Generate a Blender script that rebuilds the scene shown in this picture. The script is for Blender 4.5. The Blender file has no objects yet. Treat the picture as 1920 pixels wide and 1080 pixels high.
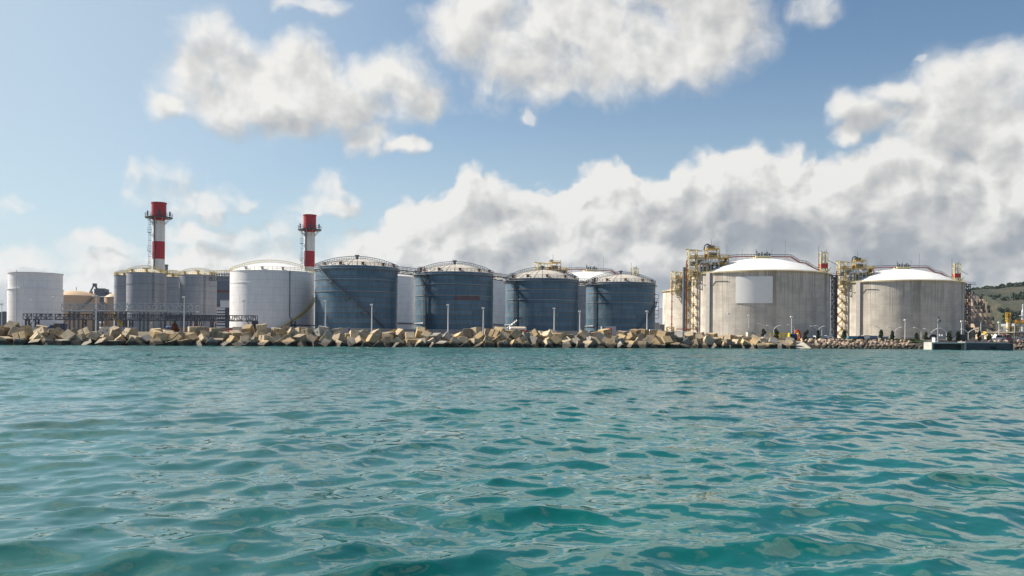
import bpy, bmesh, math, random
import numpy as np
from mathutils import Vector, Matrix, Euler
PI = math.pi
R_ = math.radians
scene = bpy.context.scene
col = scene.collection
rnd = random.Random(7)

# ------------------------------------------------------------------ camera
F = 1663.0                       # focal length in pixels of a 1920 wide frame
ROLL = 16.0 / 1920.0
HZ = 630.0                       # horizon row under the frame centre
CAMZ = 3.0
cd = bpy.data.cameras.new('camera')
cd.sensor_width = 36.0
cd.lens = F / 1920.0 * 36.0
cd.shift_y = (HZ - 540.0) / 1920.0
cd.clip_start = 0.1
cd.clip_end = 30000
cam = bpy.data.objects.new('camera', cd)
col.objects.link(cam)
cam.matrix_world = Matrix.Translation((0, 0, CAMZ)) @ Matrix.Rotation(R_(90), 4, 'X') @ Matrix.Rotation(ROLL, 4, 'Z')
scene.camera = cam

def ray(px, py):
    cx = (px - 960.0) / F
    cy = (HZ - py) / F
    c, s = math.cos(ROLL), math.sin(ROLL)
    return Vector((cx * c - cy * s, 1.0, cx * s + cy * c))
def P(px, py, d):
    r = ray(px, py)
    return Vector((r.x * d, d, CAMZ + r.z * d))
def X(px, d):
    return (px - 960.0) / F * d
def hz(px):
    return HZ + (px - 960) * ROLL
def Z(px, py, d):
    return P(px, py, d).z

# ------------------------------------------------------------------ light
SUN_AZ = R_(-71.0)               # from +Y, towards +X positive: the sun stands to the left, behind the tanks
SUN_EL = R_(40.0)
sun_dir = Vector((math.sin(SUN_AZ) * math.cos(SUN_EL), math.cos(SUN_AZ) * math.cos(SUN_EL), math.sin(SUN_EL)))
sl = bpy.data.lights.new('sun', 'SUN')
sl.energy = 5.0
sl.angle = R_(0.55)
sl.color = (1.0, 0.90, 0.76)
so = bpy.data.objects.new('sun', sl)
so.rotation_euler = sun_dir.to_track_quat('Z', 'Y').to_euler()
so.location = (-300, 200, 300)
col.objects.link(so)
vs = scene.view_settings
vs.view_transform = 'Standard'
vs.look = 'None'
vs.exposure = 0.74
vs.gamma = 1.0

# ------------------------------------------------------------------ sky
def pxuv(px, py):
    r = ray(px, py)
    return math.atan2(r.x, r.y), math.atan2(r.z, math.hypot(r.x, r.y))

class NB:
    """small helper around a node tree"""
    def __init__(s, nt): s.nt = nt; s.L = nt.links
    def n(s, t, **k):
        nd = s.nt.nodes.new(t)
        for a, b in k.items(): setattr(nd, a, b)
        return nd
    def put(s, nd, i, v):
        if hasattr(v, 'is_linked') or hasattr(v, 'links'): s.L.new(v, nd.inputs[i])
        else: nd.inputs[i].default_value = v
    def m(s, op, a, b=0.0, c=0.0, clamp=False):
        nd = s.n('ShaderNodeMath', operation=op); nd.use_clamp = clamp
        for i, v in enumerate((a, b, c)): s.put(nd, i, v)
        return nd.outputs[0]
    def v(s, op, a, b=(0, 0, 0), c=None):
        nd = s.n('ShaderNodeVectorMath', operation=op)
        s.put(nd, 0, a)
        if op == 'SCALE': s.put(nd, 3, b)
        elif op != 'LENGTH': s.put(nd, 1, b)
        if c is not None: s.put(nd, 2, c)
        return nd.outputs['Value'] if op in ('LENGTH', 'DOT_PRODUCT') else nd.outputs['Vector']
    def noise(s, vec, scale, detail=2, rough=0.5, dist=0.0, lac=2.0, dim='3D'):
        nd = s.n('ShaderNodeTexNoise', noise_dimensions=dim); s.L.new(vec, nd.inputs['Vector'])
        nd.inputs['Scale'].default_value = scale; nd.inputs['Detail'].default_value = detail
        nd.inputs['Roughness'].default_value = rough; nd.inputs['Distortion'].default_value = dist
        nd.inputs['Lacunarity'].default_value = lac
        return nd
    def mix(s, fac, a, b, mode='MIX'):
        nd = s.n('ShaderNodeMix', data_type='RGBA', blend_type=mode)
        s.put(nd, 0, fac); s.put(nd, 6, a); s.put(nd, 7, b)
        return nd.outputs[2]
    def smooth(s, x, lo, hi, a=0.0, b=1.0):
        nd = s.n('ShaderNodeMapRange', interpolation_type='SMOOTHSTEP')
        for i, v in enumerate((x, lo, hi, a, b)): s.put(nd, i, v)
        return nd.outputs[0]
    def lin(s, x, lo, hi, a=0.0, b=1.0):
        nd = s.n('ShaderNodeMapRange')
        for i, v in enumerate((x, lo, hi, a, b)): s.put(nd, i, v)
        return nd.outputs[0]

BLOBS = [  # px, py, half width, half height
 (395,78,58,46),(362,140,60,52),(322,186,44,26),(455,135,98,64),(545,118,55,50),(600,150,70,42),(640,200,155,50),(718,150,78,42),
 (775,185,64,42),(540,205,120,44),(420,190,80,42),(900,40,88,66),(985,95,100,66),(1090,70,195,100),(1200,95,155,78),(1335,45,110,74),(1035,140,66,44),(1230,-40,240,62),(1330,100,65,34),
 (1800,190,115,84),(1885,150,100,64),(1850,240,160,74),(688,255,60,30),(770,277,40,18),(1615,215,66,38),(1680,172,44,26),(1592,256,36,26)]
FAINT = [
 (290,345,90,44),(345,378,105,34),(240,335,50,24),(430,388,70,18),(395,452,100,40),(622,350,38,30),(600,388,76,26),(545,435,60,38),
 (35,388,50,20),(190,461,75,20),(580,2,60,20),(1525,12,58,28),(1740,114,18,8),(990,220,20,16),(80,480,140,30),(500,475,130,24),(250,500,180,24)]
BANK = [(-500,470),(0,478),(100,490),(250,480),(330,450),(395,440),(450,455),(500,465),(560,455),(620,450),(680,424),(740,392),(800,372),(835,345),(880,318),
 (950,322),(1000,338),(1050,330),(1095,305),(1145,298),(1190,322),(1232,338),(1262,308),(1310,284),(1360,268),(1410,256),(1445,272),(1490,266),
 (1515,296),(1570,294),(1620,268),(1670,250),(1720,262),(1800,258),(1920,240),(2300,230)]

world = bpy.data.worlds.new('World')
scene.world = world
world.use_nodes = True
wt = world.node_tree
wt.nodes.clear()

dens = bpy.data.node_groups.new('cloud_density', 'ShaderNodeTree')
dens.interface.new_socket('UV', in_out='INPUT', socket_type='NodeSocketVector')
dens.interface.new_socket('Density', in_out='OUTPUT', socket_type='NodeSocketFloat')
dens.interface.new_socket('Depth', in_out='OUTPUT', socket_type='NodeSocketFloat')
g = NB(dens)
gi = g.n('NodeGroupInput'); go = g.n('NodeGroupOutput')
uv = gi.outputs[0]
w1 = g.noise(uv, 16.0, 3, 0.55, dim='2D')
warp = g.v('MULTIPLY', g.v('SUBTRACT', w1.outputs['Color'], (0.5, 0.5, 0.5)), (0.045, 0.04, 0.0))
puv = g.v('ADD', uv, warp)
def blobfield(lst):
    best = None
    for (bx, by, bw, bh) in lst:
        u, v = pxuv(bx, by)
        sx = 1.0 / (bw / F * math.cos(u) ** 2 * 1.12); sy = 1.0 / (bh / F * math.cos(u) * 1.15)
        q = g.v('MULTIPLY_ADD', puv, (sx, sy, 0.0), (-u * sx, -v * sy, 0.0))
        ln = g.v('LENGTH', q)
        best = ln if best is None else g.m('SMOOTH_MIN', best, ln, 0.35)
    return best
blob = g.m('MAXIMUM', g.m('MULTIPLY_ADD', blobfield(BLOBS), -1.55, 1.68), -1.2)
blob = g.m('MINIMUM', blob, 1.0)
faint = g.m('MINIMUM', g.m('MAXIMUM', g.m('MULTIPLY_ADD', blobfield(FAINT), -1.3, 1.15), -1.2), 0.50)
blob = g.m('SMOOTH_MAX', blob, faint, 0.2)
sep = g.n('ShaderNodeSeparateXYZ'); g.L.new(puv, sep.inputs[0])
fc = g.n('ShaderNodeFloatCurve')
U0, U1, V1 = -0.75, 0.75, 0.5
cm = fc.mapping; cu = cm.curves[0]
pts = []
for (bx, by) in BANK:
    u, v = pxuv(bx, by)
    pts.append(((u - U0) / (U1 - U0), v / V1))
cu.points[0].location = (0, pts[0][1]); cu.points[1].location = (1, pts[-1][1])
for p in pts: cu.points.new(p[0], p[1])
cm.update()
g.L.new(g.lin(sep.outputs[0], U0, U1), fc.inputs['Value'])
vt = g.m('MULTIPLY', fc.outputs[0], V1)
bank = g.m('MAXIMUM', g.m('MULTIPLY', g.m('SUBTRACT', vt, sep.outputs[1]), 42.0), -1.2)
bank = g.m('MINIMUM', bank, 1.0)
base = g.m('SMOOTH_MAX', blob, bank, 0.25)
# clouds in the rest of the sky
gen = g.noise(uv, 2.6, 2, 0.5, dim='2D')
far = g.m('MULTIPLY_ADD', gen.outputs['Fac'], 6.0, -2.75)
outm = g.m('MAXIMUM', g.smooth(sep.outputs[1], 0.40, 0.52), g.smooth(g.m('ABSOLUTE', sep.outputs[0]), 0.6, 0.75))
behind = g.smooth(g.m('ABSOLUTE', sep.outputs[0]), 1.0, 1.6, 0.0, -2.2)
far = g.m('ADD', far, behind)
far = g.m('MINIMUM', g.m('ADD', far, g.m('MULTIPLY_ADD', outm, 4.0, -4.0)), 1.0)
base = g.m('MAXIMUM', base, far)
n1 = g.noise(puv, 11.0, 8, 0.60, 0.0, dim='2D')
n2 = g.n('ShaderNodeTexVoronoi', voronoi_dimensions='2D', feature='F1'); g.L.new(g.v('ADD', puv, g.v('MULTIPLY', n1.outputs['Color'], (0.02, 0.02, 0.0))), n2.inputs['Vector'])
n2.inputs['Scale'].default_value = 30.0
d1 = g.m('MULTIPLY_ADD', n1.outputs['Fac'], 2.1, -1.05)
n3 = g.n('ShaderNodeTexVoronoi', voronoi_dimensions='2D', feature='F1'); g.L.new(g.v('ADD', puv, g.v('MULTIPLY', n1.outputs['Color'], (0.01, 0.01, 0.0))), n3.inputs['Vector'])
n3.inputs['Scale'].default_value = 62.0
d2 = g.m('ADD', g.m('MULTIPLY_ADD', n2.outputs['Distance'], -0.62, 0.28), g.m('MULTIPLY_ADD', n3.outputs['Distance'], -0.36, 0.17))
d2 = g.m('MULTIPLY', d2, g.lin(sep.outputs[1], 0.16, 0.26, 1.0, 0.25))
g.L.new(g.m('ADD', base, g.m('ADD', d1, d2)), go.inputs[0])
g.L.new(g.m('SUBTRACT', vt, sep.outputs[1]), go.inputs[1])

W = NB(wt)
tc = W.n('ShaderNodeTexCoord')
sx = W.n('ShaderNodeSeparateXYZ'); W.L.new(tc.outputs['Generated'], sx.inputs[0])
au = W.m('ARCTAN2', sx.outputs[0], sx.outputs[1])
av = W.m('ARCSINE', sx.outputs[2])
cmb = W.n('ShaderNodeCombineXYZ'); W.L.new(au, cmb.inputs[0]); W.L.new(av, cmb.inputs[1])
def dn(off):
    gnode = W.n('ShaderNodeGroup'); gnode.node_tree = dens
    W.L.new(W.v('ADD', cmb.outputs[0], off) if off else cmb.outputs[0], gnode.inputs[0])
    return gnode.outputs[0]
D0 = dn(None)
DEP = D0.node.outputs[1]
D1 = dn((-0.012, 0.017, 0.0))
crisp = W.m('MULTIPLY', W.smooth(av, 0.25, 0.13), W.smooth(au, -0.25, -0.02))
alpha = W.smooth(D0, W.lin(crisp, 0, 1, -0.25, 0.02), W.lin(crisp, 0, 1, 0.98, 0.36))
lit = W.m('MULTIPLY', W.m('SUBTRACT', D0, D1), W.lin(av, 0.14, 0.25, 0.38, 0.22))
thick = W.smooth(D0, 0.2, 1.6)
belly = W.noise(W.v('MULTIPLY', cmb.outputs[0], (0.42, 1.0, 1.0)), 15.0, 4, 0.55, dim='2D')
bl = W.smooth(belly.outputs['Fac'], 0.40, 0.64)
low = W.smooth(av, 0.30, 0.06)                              # bellies of the bank are greyer
right = W.smooth(au, -0.30, 0.10)
sn0 = W.noise(cmb.outputs[0], 17.0, 3, 0.5, dim='2D'); sn1 = W.noise(W.v('ADD', cmb.outputs[0], (-0.010, 0.017, 0.0)), 17.0, 3, 0.5, dim='2D')
lit = W.m('ADD', lit, W.m('MULTIPLY', W.m('SUBTRACT', sn0.outputs['Fac'], sn1.outputs['Fac']), 0.65))
deep = W.m('MULTIPLY', W.smooth(DEP, 0.035, 0.13), right)
lit = W.m('SUBTRACT', lit, W.m('MULTIPLY', deep, 0.17))
grey = W.m('MULTIPLY', W.m('MULTIPLY', thick, bl), W.m('MULTIPLY_ADD', W.m('MULTIPLY', low, right), 0.24, 0.12))
br = W.m('SUBTRACT', W.m('ADD', 0.88, lit), grey, clamp=True)
br = W.m('SUBTRACT', br, W.m('MULTIPLY', W.m('MULTIPLY', low, right), 0.04), clamp=True)
cr = W.n('ShaderNodeValToRGB'); W.L.new(br, cr.inputs[0])
e = cr.color_ramp.elements
e[0].position = 0.0; e[0].color = (0.26, 0.29, 0.34, 1)
e[1].position = 1.0; e[1].color = (0.96, 0.94, 0.90, 1)
k = e.new(0.45); k.color = (0.41, 0.43, 0.46, 1)
k = e.new(0.75); k.color = (0.67, 0.665, 0.65, 1)
sky = W.n('ShaderNodeTexSky', sky_type='NISHITA')
sky.sun_disc = False
sky.sun_elevation = SUN_EL
sky.sun_rotation = SUN_AZ
sky.altitude = 0; sky.air_density = 1.0; sky.dust_density = 0.7; sky.ozone_density = 2.0
SKYK = 0.066
skys = W.mix(1.0, sky.outputs[0], (0.90, 1.0, 1.02, 1), 'MULTIPLY')
pale = W.m('MAXIMUM', W.m('MULTIPLY', W.smooth(av, 0.34, 0.0), W.lin(au, -0.6, 0.5, 0.85, 0.45)), W.m('MULTIPLY', W.smooth(au, 0.18, -0.62), W.smooth(W.m('ABSOLUTE', W.m('ADD', au, 0.6)), 1.3, 0.5, 0.0, 0.62)))
skys = W.mix(pale, skys, (0.375 / SKYK, 0.435 / SKYK, 0.465 / SKYK, 1))
CL = W.v('SCALE', cr.outputs[0], 1.0 / SKYK * 0.56)
final = W.mix(W.m('MULTIPLY', alpha, 0.97), skys, CL)
bg = W.n('ShaderNodeBackground'); W.L.new(final, bg.inputs[0]); bg.inputs[1].default_value = SKYK
wo = W.n('ShaderNodeOutputWorld'); W.L.new(bg.outputs[0], wo.inputs[0])
world.cycles.sampling_method = 'MANUAL'
world.cycles.sample_map_resolution = 512

# ------------------------------------------------------------------ materials
MATS = {}
def new_mat(name):
    m = bpy.data.materials.new(name); m.use_nodes = True
    nt = m.node_tree; nt.nodes.clear()
    b = NB(nt)
    p = b.n('ShaderNodeBsdfPrincipled'); o = b.n('ShaderNodeOutputMaterial')
    b.L.new(p.outputs[0], o.inputs[0])
    MATS[name] = m
    return m, b, p
def c4(c): return (c[0], c[1], c[2], 1.0)
def mat(name, c, rough=0.6, metal=0.0, var=0.15, scale=1.5, bump=0.0, c2=None, st=None):
    """plain surface with mottled colour"""
    m, b, p = new_mat(name)
    t = b.n('ShaderNodeTexCoord')
    nz = b.noise(b.v('MULTIPLY', t.outputs['Object'], st) if st else t.outputs['Object'], scale, 4, 0.6)
    if c2 is None: c2 = tuple(x * (1 - var * 2) for x in c)
    b.L.new(b.mix(b.smooth(nz.outputs['Fac'], 0.35, 0.7), c4(c), c4(c2)), p.inputs['Base Color'])
    p.inputs['Roughness'].default_value = rough
    p.inputs['Metallic'].default_value = metal
    if bump:
        bp = b.n('ShaderNodeBump'); bp.inputs['Strength'].default_value = bump; bp.inputs['Distance'].default_value = 0.1
        b.L.new(nz.outputs['Fac'], bp.inputs['Height']); b.L.new(bp.outputs[0], p.inputs['Normal'])
    return m

# ------------------------------------------------------------------ water
def shore(x):
    """distance of the waterline in front of the camera at world x"""
    pts = [(-400, 185), (-117, 200), (0, 227), (83, 256), (128, 268), (160, 268), (600, 268)]
    for (a, b_), (c, d) in zip(pts, pts[1:]):
        if x <= c: return b_ + (d - b_) * (x - a) / (c - a)
    return pts[-1][1]

def make_water():
    rg = np.random.RandomState(11)
    rad = [1.6]
    while rad[-1] < 330: rad.append(rad[-1] + max(0.035, rad[-1] * 0.0032))
    rad += [360, 420, 520, 700, 1000, 1600, 2600, 4500, 8000]
    rad = np.array(rad)
    half = R_(36)
    th = list(np.linspace(-half, half, 540))
    st = (th[1] - th[0]); side = []
    a = half
    while a < PI - 0.02:
        st = min(st * 1.12, 0.12); a += st; side.append(a)
    side[-1] = PI
    th = [-a for a in reversed(side)] + th + side
    th = np.array(th)
    Rr, Th = np.meshgrid(rad, th, indexing='ij')
    x = Rr * np.sin(Th); y = Rr * np.cos(Th)
    dr = np.gradient(rad)[:, None] * np.ones_like(Th)
    dt = np.gradient(th)[None, :] * Rr
    z = np.zeros_like(x); ox = np.zeros_like(x); oy = np.zeros_like(x)
    # slowly varying patches of calmer and rougher water
    def patch(sc, ph):
        return 0.5 + 0.25 * (np.sin(x / sc + 1.7 * np.sin(y / (sc * 1.9) + ph)) + np.sin(y / (sc * 1.4) + 1.3 * np.sin(x / (sc * 2.2) + 2 * ph)))
    pc = 0.62 + 0.6 * patch(9.0, 0.7) * (0.5 + patch(23.0, 2.1) * 0.5)
    pc = pc * (1 + 0.75 * np.clip((Rr - 25) / 100.0, 0, 1))
    sets = [  # count, wavelength range, slope each (rms total), mean direction, spread
        (10, 5.0, 14.0, 0.030, R_(-68), R_(28)),
        (36, 1.2, 4.0, 0.104, R_(-78), R_(50)),
        (36, 0.55, 1.5, 0.090, R_(-85), R_(75)),
        (26, 0.2, 0.55, 0.042, R_(-60), R_(100)),
    ]
    for (n, l0, l1, srms, mean, spread) in sets:
        for i in range(n):
            lam = l0 * (l1 / l0) ** ((i + rg.rand()) / n)
            ang = mean + rg.randn() * spread * 0.6
            k = 2 * PI / lam
            amp = srms * math.sqrt(2.0 / n) / k
            kx, ky = k * math.cos(ang), k * math.sin(ang)
            ph = kx * x + ky * y + rg.rand() * 2 * PI
            ph += 0.8 * np.sin(0.13 * ky * x - 0.11 * kx * y + rg.rand() * 6)     # crests of finite length
            proj = np.maximum(np.abs(-math.cos(ang) * np.sin(Th) - math.sin(ang) * np.cos(Th)) * dr, 0)
            sp = np.maximum(proj, np.abs(math.cos(ang) * np.cos(Th) - math.sin(ang) * np.sin(Th)) * dt)
            fade = np.clip((lam / np.maximum(sp, 1e-4) - 2.5) / 3.0, 0, 1)
            a_ = amp * fade * (pc if lam < 5 else 1.0)
            z += a_ * np.cos(ph)
            q = 1.0
            ox -= q * a_ * math.cos(ang) * np.sin(ph); oy -= q * a_ * math.sin(ang) * np.sin(ph)
    # a bow wave swell in the near right corner
    x2 = x + ox; y2 = y + oy
    nr, nc = x.shape
    co = np.empty((nr * nc, 3), dtype=np.float32)
    co[:, 0] = x2.ravel(); co[:, 1] = y2.ravel(); co[:, 2] = z.ravel()
    idx = np.arange(nr * nc).reshape(nr, nc)
    nxt = np.roll(idx, -1, axis=1)
    a = idx[:-1, :-1].ravel(); b = idx[:-1, 1:].ravel(); c = idx[1:, 1:].ravel(); d = idx[1:, :-1].ravel()
    fc = np.stack([a, d, c, b], 1)
    fc = fc[:, ::-1] if False else fc
    me = bpy.data.meshes.new('water')
    me.vertices.add(nr * nc); me.vertices.foreach_set('co', co.ravel())
    nf = len(fc)
    me.loops.add(nf * 4); me.loops.foreach_set('vertex_index', fc.ravel().astype(np.int32))
    me.polygons.add(nf)
    me.polygons.foreach_set('loop_start', np.arange(0, nf * 4, 4, dtype=np.int32))
    me.polygons.foreach_set('loop_total', np.full(nf, 4, dtype=np.int32))
    me.polygons.foreach_set('use_smooth', np.ones(nf, dtype=bool))
    me.update(); me.validate()
    if me.polygons[1000].normal.z < 0: me.flip_normals()
    o = bpy.data.objects.new('water', me); col.objects.link(o)
    o['kind'] = 'structure'
    m, b, p = new_mat('sea_water')
    p.inputs['Roughness'].default_value = 0.04
    p.inputs['IOR'].default_value = 1.52
    geo = b.n('ShaderNodeNewGeometry')
    dist = b.v('LENGTH', geo.outputs['Position'])
    nz = b.noise(b.v('MULTIPLY', geo.outputs['Position'], (1, 1, 0)), 0.05, 3, 0.5)
    b.L.new(b.mix(b.smooth(nz.outputs['Fac'], 0.35, 0.65), (0.0, 0.074, 0.070, 1), (0.0, 0.100, 0.090, 1)), p.inputs['Base Color'])
    rip = b.noise(b.v('MULTIPLY', geo.outputs['Position'], (1.0, 1.35, 0)), 1.7, 3, 0.55)
    bp = b.n('ShaderNodeBump'); bp.inputs['Distance'].default_value = 1.0
    b.L.new(rip.outputs['Fac'], bp.inputs['Height'])
    b.L.new(b.smooth(dist, 25.0, 120.0, 0.015, 0.40), bp.inputs['Strength'])
    b.L.new(bp.outputs[0], p.inputs['Normal'])
    b.L.new(b.smooth(dist, 30.0, 200.0, 0.012, 0.12), p.inputs['Roughness'])
    me.materials.append(m)
    return o
make_water()

# ------------------------------------------------------------------ mesh tools
class MB:
    def __init__(s): s.v = []; s.f = []; s.sm = []; s.uv = None
    def add(s, vs_, fs, smooth=False):
        o = len(s.v); s.v += [tuple(p) for p in vs_]
        for f in fs: s.f.append(tuple(i + o for i in f)); s.sm.append(smooth)
        return s
    def box(s, c, d, rot=None):
        hx, hy, hzz = d[0] / 2, d[1] / 2, d[2] / 2
        vs_ = [Vector((sx * hx, sy * hy, sz * hzz)) for sx in (-1, 1) for sy in (-1, 1) for sz in (-1, 1)]
        if rot is not None:
            M = rot if isinstance(rot, Matrix) else Euler(rot).to_matrix()
            vs_ = [M @ p for p in vs_]
        vs_ = [p + Vector(c) for p in vs_]
        return s.add(vs_, [(0, 1, 3, 2), (4, 6, 7, 5), (0, 4, 5, 1), (2, 3, 7, 6), (0, 2, 6, 4), (1, 5, 7, 3)])
    def bx(s, x0, x1, y0, y1, z0, z1):
        return s.box(((x0 + x1) / 2, (y0 + y1) / 2, (z0 + z1) / 2), (abs(x1 - x0), abs(y1 - y0), abs(z1 - z0)))
    def bar(s, a, b, w, h=None):
        """square bar from a to b"""
        a = Vector(a); b = Vector(b); h = h or w
        d = b - a; L = d.length
        if L < 1e-6: return s
        M = d.to_track_quat('Y', 'Z').to_matrix()
        return s.box((a + b) / 2, (w, L, h), M)
    def tube(s, pts, r, n=8, r2=None):
        pts = [Vector(p) for p in pts]; rings = []
        for i, p in enumerate(pts):
            d = (pts[min(i + 1, len(pts) - 1)] - pts[max(i - 1, 0)]).normalized()
            M = d.to_track_quat('Z', 'Y').to_matrix()
            rr = r if r2 is None else r + (r2 - r) * i / (len(pts) - 1)
            rings.append([p + M @ Vector((rr * math.cos(2 * PI * k / n), rr * math.sin(2 * PI * k / n), 0)) for k in range(n)])
        vs_ = [q for rg in rings for q in rg]; fs = []
        for i in range(len(pts) - 1):
            for k in range(n):
                fs.append((i * n + k, i * n + (k + 1) % n, (i + 1) * n + (k + 1) % n, (i + 1) * n + k))
        s.add(vs_, fs, True)
        s.add(rings[0], [tuple(range(n))[::-1]]); s.add(rings[-1], [tuple(range(n))])
        return s
    def lathe(s, prof, n=64, c=(0, 0, 0), a0=0.0, a1=2 * PI, smooth=True):
        closed = abs(a1 - a0 - 2 * PI) < 1e-6
        m = n if closed else n + 1
        for (r0, z0), (r1, z1) in zip(prof, prof[1:]):
            vs_ = []
            for k in range(m):
                a = a0 + (a1 - a0) * k / n
                sn, cs = math.sin(a), -math.cos(a)
                vs_ += [(c[0] + r0 * sn, c[1] + r0 * cs, c[2] + z0), (c[0] + r1 * sn, c[1] + r1 * cs, c[2] + z1)]
            fs = []
            for k in range(n):
                j = (k + 1) % m
                fs.append((2 * k, 2 * j, 2 * j + 1, 2 * k + 1))
            s.add(vs_, fs, smooth)
        return s
    def ring(s, R, z, w, h, n=64, a0=0.0, a1=2 * PI, c=(0, 0, 0)):
        s.lathe([(R, z), (R + w, z), (R + w, z + h), (R, z + h), (R, z)], n, c, a0, a1)
        return s
    def cyl(s, c, r, h, n=16, r2=None):
        r2 = r if r2 is None else r2
        s.lathe([(0.001, 0), (r, 0), (r2, h), (0.001, h)], n, c)
        return s
    def build(s, name, m, parent=None, cyl_uv=None, bevel=0):
        me = bpy.data.meshes.new(name)
        me.from_pydata(s.v, [], s.f)
        me.polygons.foreach_set('use_smooth', s.sm)
        if cyl_uv:
            uvl = me.uv_layers.new(name='UVMap')
            for p in me.polygons:
                us = []
                for li in p.loop_indices:
                    v = me.vertices[me.loops[li].vertex_index].co
                    us.append(math.atan2(v.x, -v.y))
                if max(us) - min(us) > PI: us = [u + 2 * PI if u < 0 else u for u in us]
                for li, u in zip(p.loop_indices, us):
                    v = me.vertices[me.loops[li].vertex_index].co
                    uvl.data[li].uv = (u * cyl_uv, v.z)
        me.update()
        me.materials.append(MATS[m] if isinstance(m, str) else m)
        o = bpy.data.objects.new(name, me); col.objects.link(o)
        if bevel:
            bv = o.modifiers.new('bevel', 'BEVEL'); bv.width = bevel; bv.segments = 2; bv.limit_method = 'ANGLE'
        if parent: o.parent = parent
        return o

def tag(o, label, cat, group=None):
    o['label'] = label; o['category'] = cat
    if group: o['group'] = group
    return o
def thing(name, label, cat, loc=(0, 0, 0), rz=0.0, group=None):
    o = bpy.data.objects.new(name, None); col.objects.link(o)
    o.location = loc; o.rotation_euler = (0, 0, rz); o.empty_display_size = 1
    return tag(o, label, cat, group)
def copy_tree(o, parent=None):
    c = o.copy(); col.objects.link(c); c.parent = parent
    for ch in [q for q in o.children if q.name in col.objects]: copy_tree(ch, c)
    return c
def mesh_copy(o, loc, rot, sc=1.0):
    c = o.copy(); col.objects.link(c); c.location = loc; c.rotation_euler = rot
    c.scale = (sc, sc, sc) if not hasattr(sc, '__len__') else sc
    return c
def structure(o):
    o['kind'] = 'structure'; return o

# ------------------------------------------------------------------ palette
mat('white_paint', (0.78, 0.78, 0.78), 0.45, var=0.02, scale=0.15)
mat('bright_white', (0.86, 0.85, 0.83), 0.4, var=0.02, scale=0.3)
mat('beige_paint', (0.52, 0.36, 0.23), 0.6, var=0.05, scale=0.2)
mat('silo_grey', (0.30, 0.30, 0.33), 0.5, 0.15, var=0.08, scale=0.25)
mat('red_paint', (0.50, 0.014, 0.022), 0.55, scale=1.1, c2=(0.33, 0.03, 0.03), st=(1, 1, .12))
mat('stack_white', (0.78, 0.77, 0.74), 0.6, scale=1.1, c2=(0.64, 0.62, 0.57), st=(1, 1, .12))
mat('yellow_paint', (0.56, 0.37, 0.02), 0.5, var=0.1, scale=0.8)
mat('pale_yellow', (0.66, 0.57, 0.30), 0.5, var=0.08, scale=0.8)
mat('steel_grey', (0.15, 0.17, 0.20), 0.5, 0.2, var=0.1, scale=1.0)
mat('pale_steel', (0.38, 0.40, 0.43), 0.4, 0.3, var=0.1, scale=1.0)
mat('galvanised', (0.50, 0.52, 0.54), 0.4, 0.4, var=0.08, scale=1.0)
mat('dark_steel', (0.06, 0.07, 0.09), 0.5, 0.2, var=0.1, scale=1.0)
mat('rust', (0.20, 0.07, 0.03), 0.8, var=0.15, scale=1.5)
mat('red_brown', (0.33, 0.075, 0.04), 0.6, var=0.1, scale=1.0)
mat('dome_panel', (0.50, 0.47, 0.42), 0.7, var=0.12, scale=0.35)
mat('wall_concrete', (0.38, 0.37, 0.36), 0.85, var=0.08, scale=0.6, bump=0.2)
mat('wall_reddish', (0.34, 0.26, 0.22), 0.85, var=0.08, scale=0.6, bump=0.2)
mat('asphalt', (0.09, 0.088, 0.085), 0.9, var=0.1, scale=0.3)
mat('ground_earth', (0.20, 0.17, 0.13), 0.95, var=0.12, scale=0.05)
mat('navy_paint', (0.012, 0.022, 0.10), 0.4, var=0.05)
mat('blue_paint', (0.03, 0.11, 0.30), 0.5, var=0.05)
mat('teal_paint', (0.02, 0.22, 0.32), 0.5, var=0.05)
mat('slate_blue', (0.17, 0.23, 0.36), 0.5, var=0.05)
mat('lavender_grey', (0.42, 0.42, 0.50), 0.6, var=0.05)
mat('dark_glass', (0.02, 0.025, 0.03), 0.08, 0.0, var=0.0)
mat('black_rubber', (0.02, 0.02, 0.02), 0.8, var=0.05)
mat('red_plastic', (0.62, 0.02, 0.015), 0.35, var=0.03)
mat('yellow_plastic', (0.80, 0.62, 0.02), 0.35, var=0.03)
mat('cream_paint', (0.68, 0.60, 0.47), 0.45, var=0.03)
mat('skin', (0.45, 0.25, 0.17), 0.6, var=0.03)
mat('hair', (0.02, 0.014, 0.01), 0.6, var=0.03)
mat('white_cloth', (0.78, 0.78, 0.8), 0.9, var=0.02)
mat('red_cloth', (0.6, 0.03, 0.015), 0.9, var=0.03)
mat('blue_cloth', (0.02, 0.05, 0.28), 0.9, var=0.03)
mat('denim', (0.04, 0.055, 0.10), 0.9, var=0.05)
mat('far_blue', (0.10, 0.11, 0.13), 0.95, var=0.08, scale=0.002)
mat('slab_concrete', (0.46, 0.42, 0.35), 0.85, var=0.08, scale=0.5, bump=0.2)
mat('dock_concrete', (0.50, 0.49, 0.45), 0.85, var=0.10, scale=0.35, bump=0.2)
mat('dock_shade', (0.07, 0.085, 0.095), 0.85, var=0.25, scale=0.35, bump=0.2)  # dark bluish copy of the dock concrete, with shade put into its colour
mat('green_grass', (0.045, 0.075, 0.012), 0.95, var=0.2, scale=1.2)
mat('bark', (0.08, 0.055, 0.035), 0.9, var=0.2, scale=3)
mat('foliage', (0.030, 0.060, 0.018), 0.7, var=0.25, scale=1.5)
mat('foliage_olive', (0.075, 0.085, 0.022), 0.7, var=0.25, scale=1.5)
mat('hill_trees', (0.022, 0.038, 0.016), 0.9, var=0.2, scale=0.1)
mat('pole_white', (0.72, 0.72, 0.72), 0.4, var=0.02)
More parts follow.
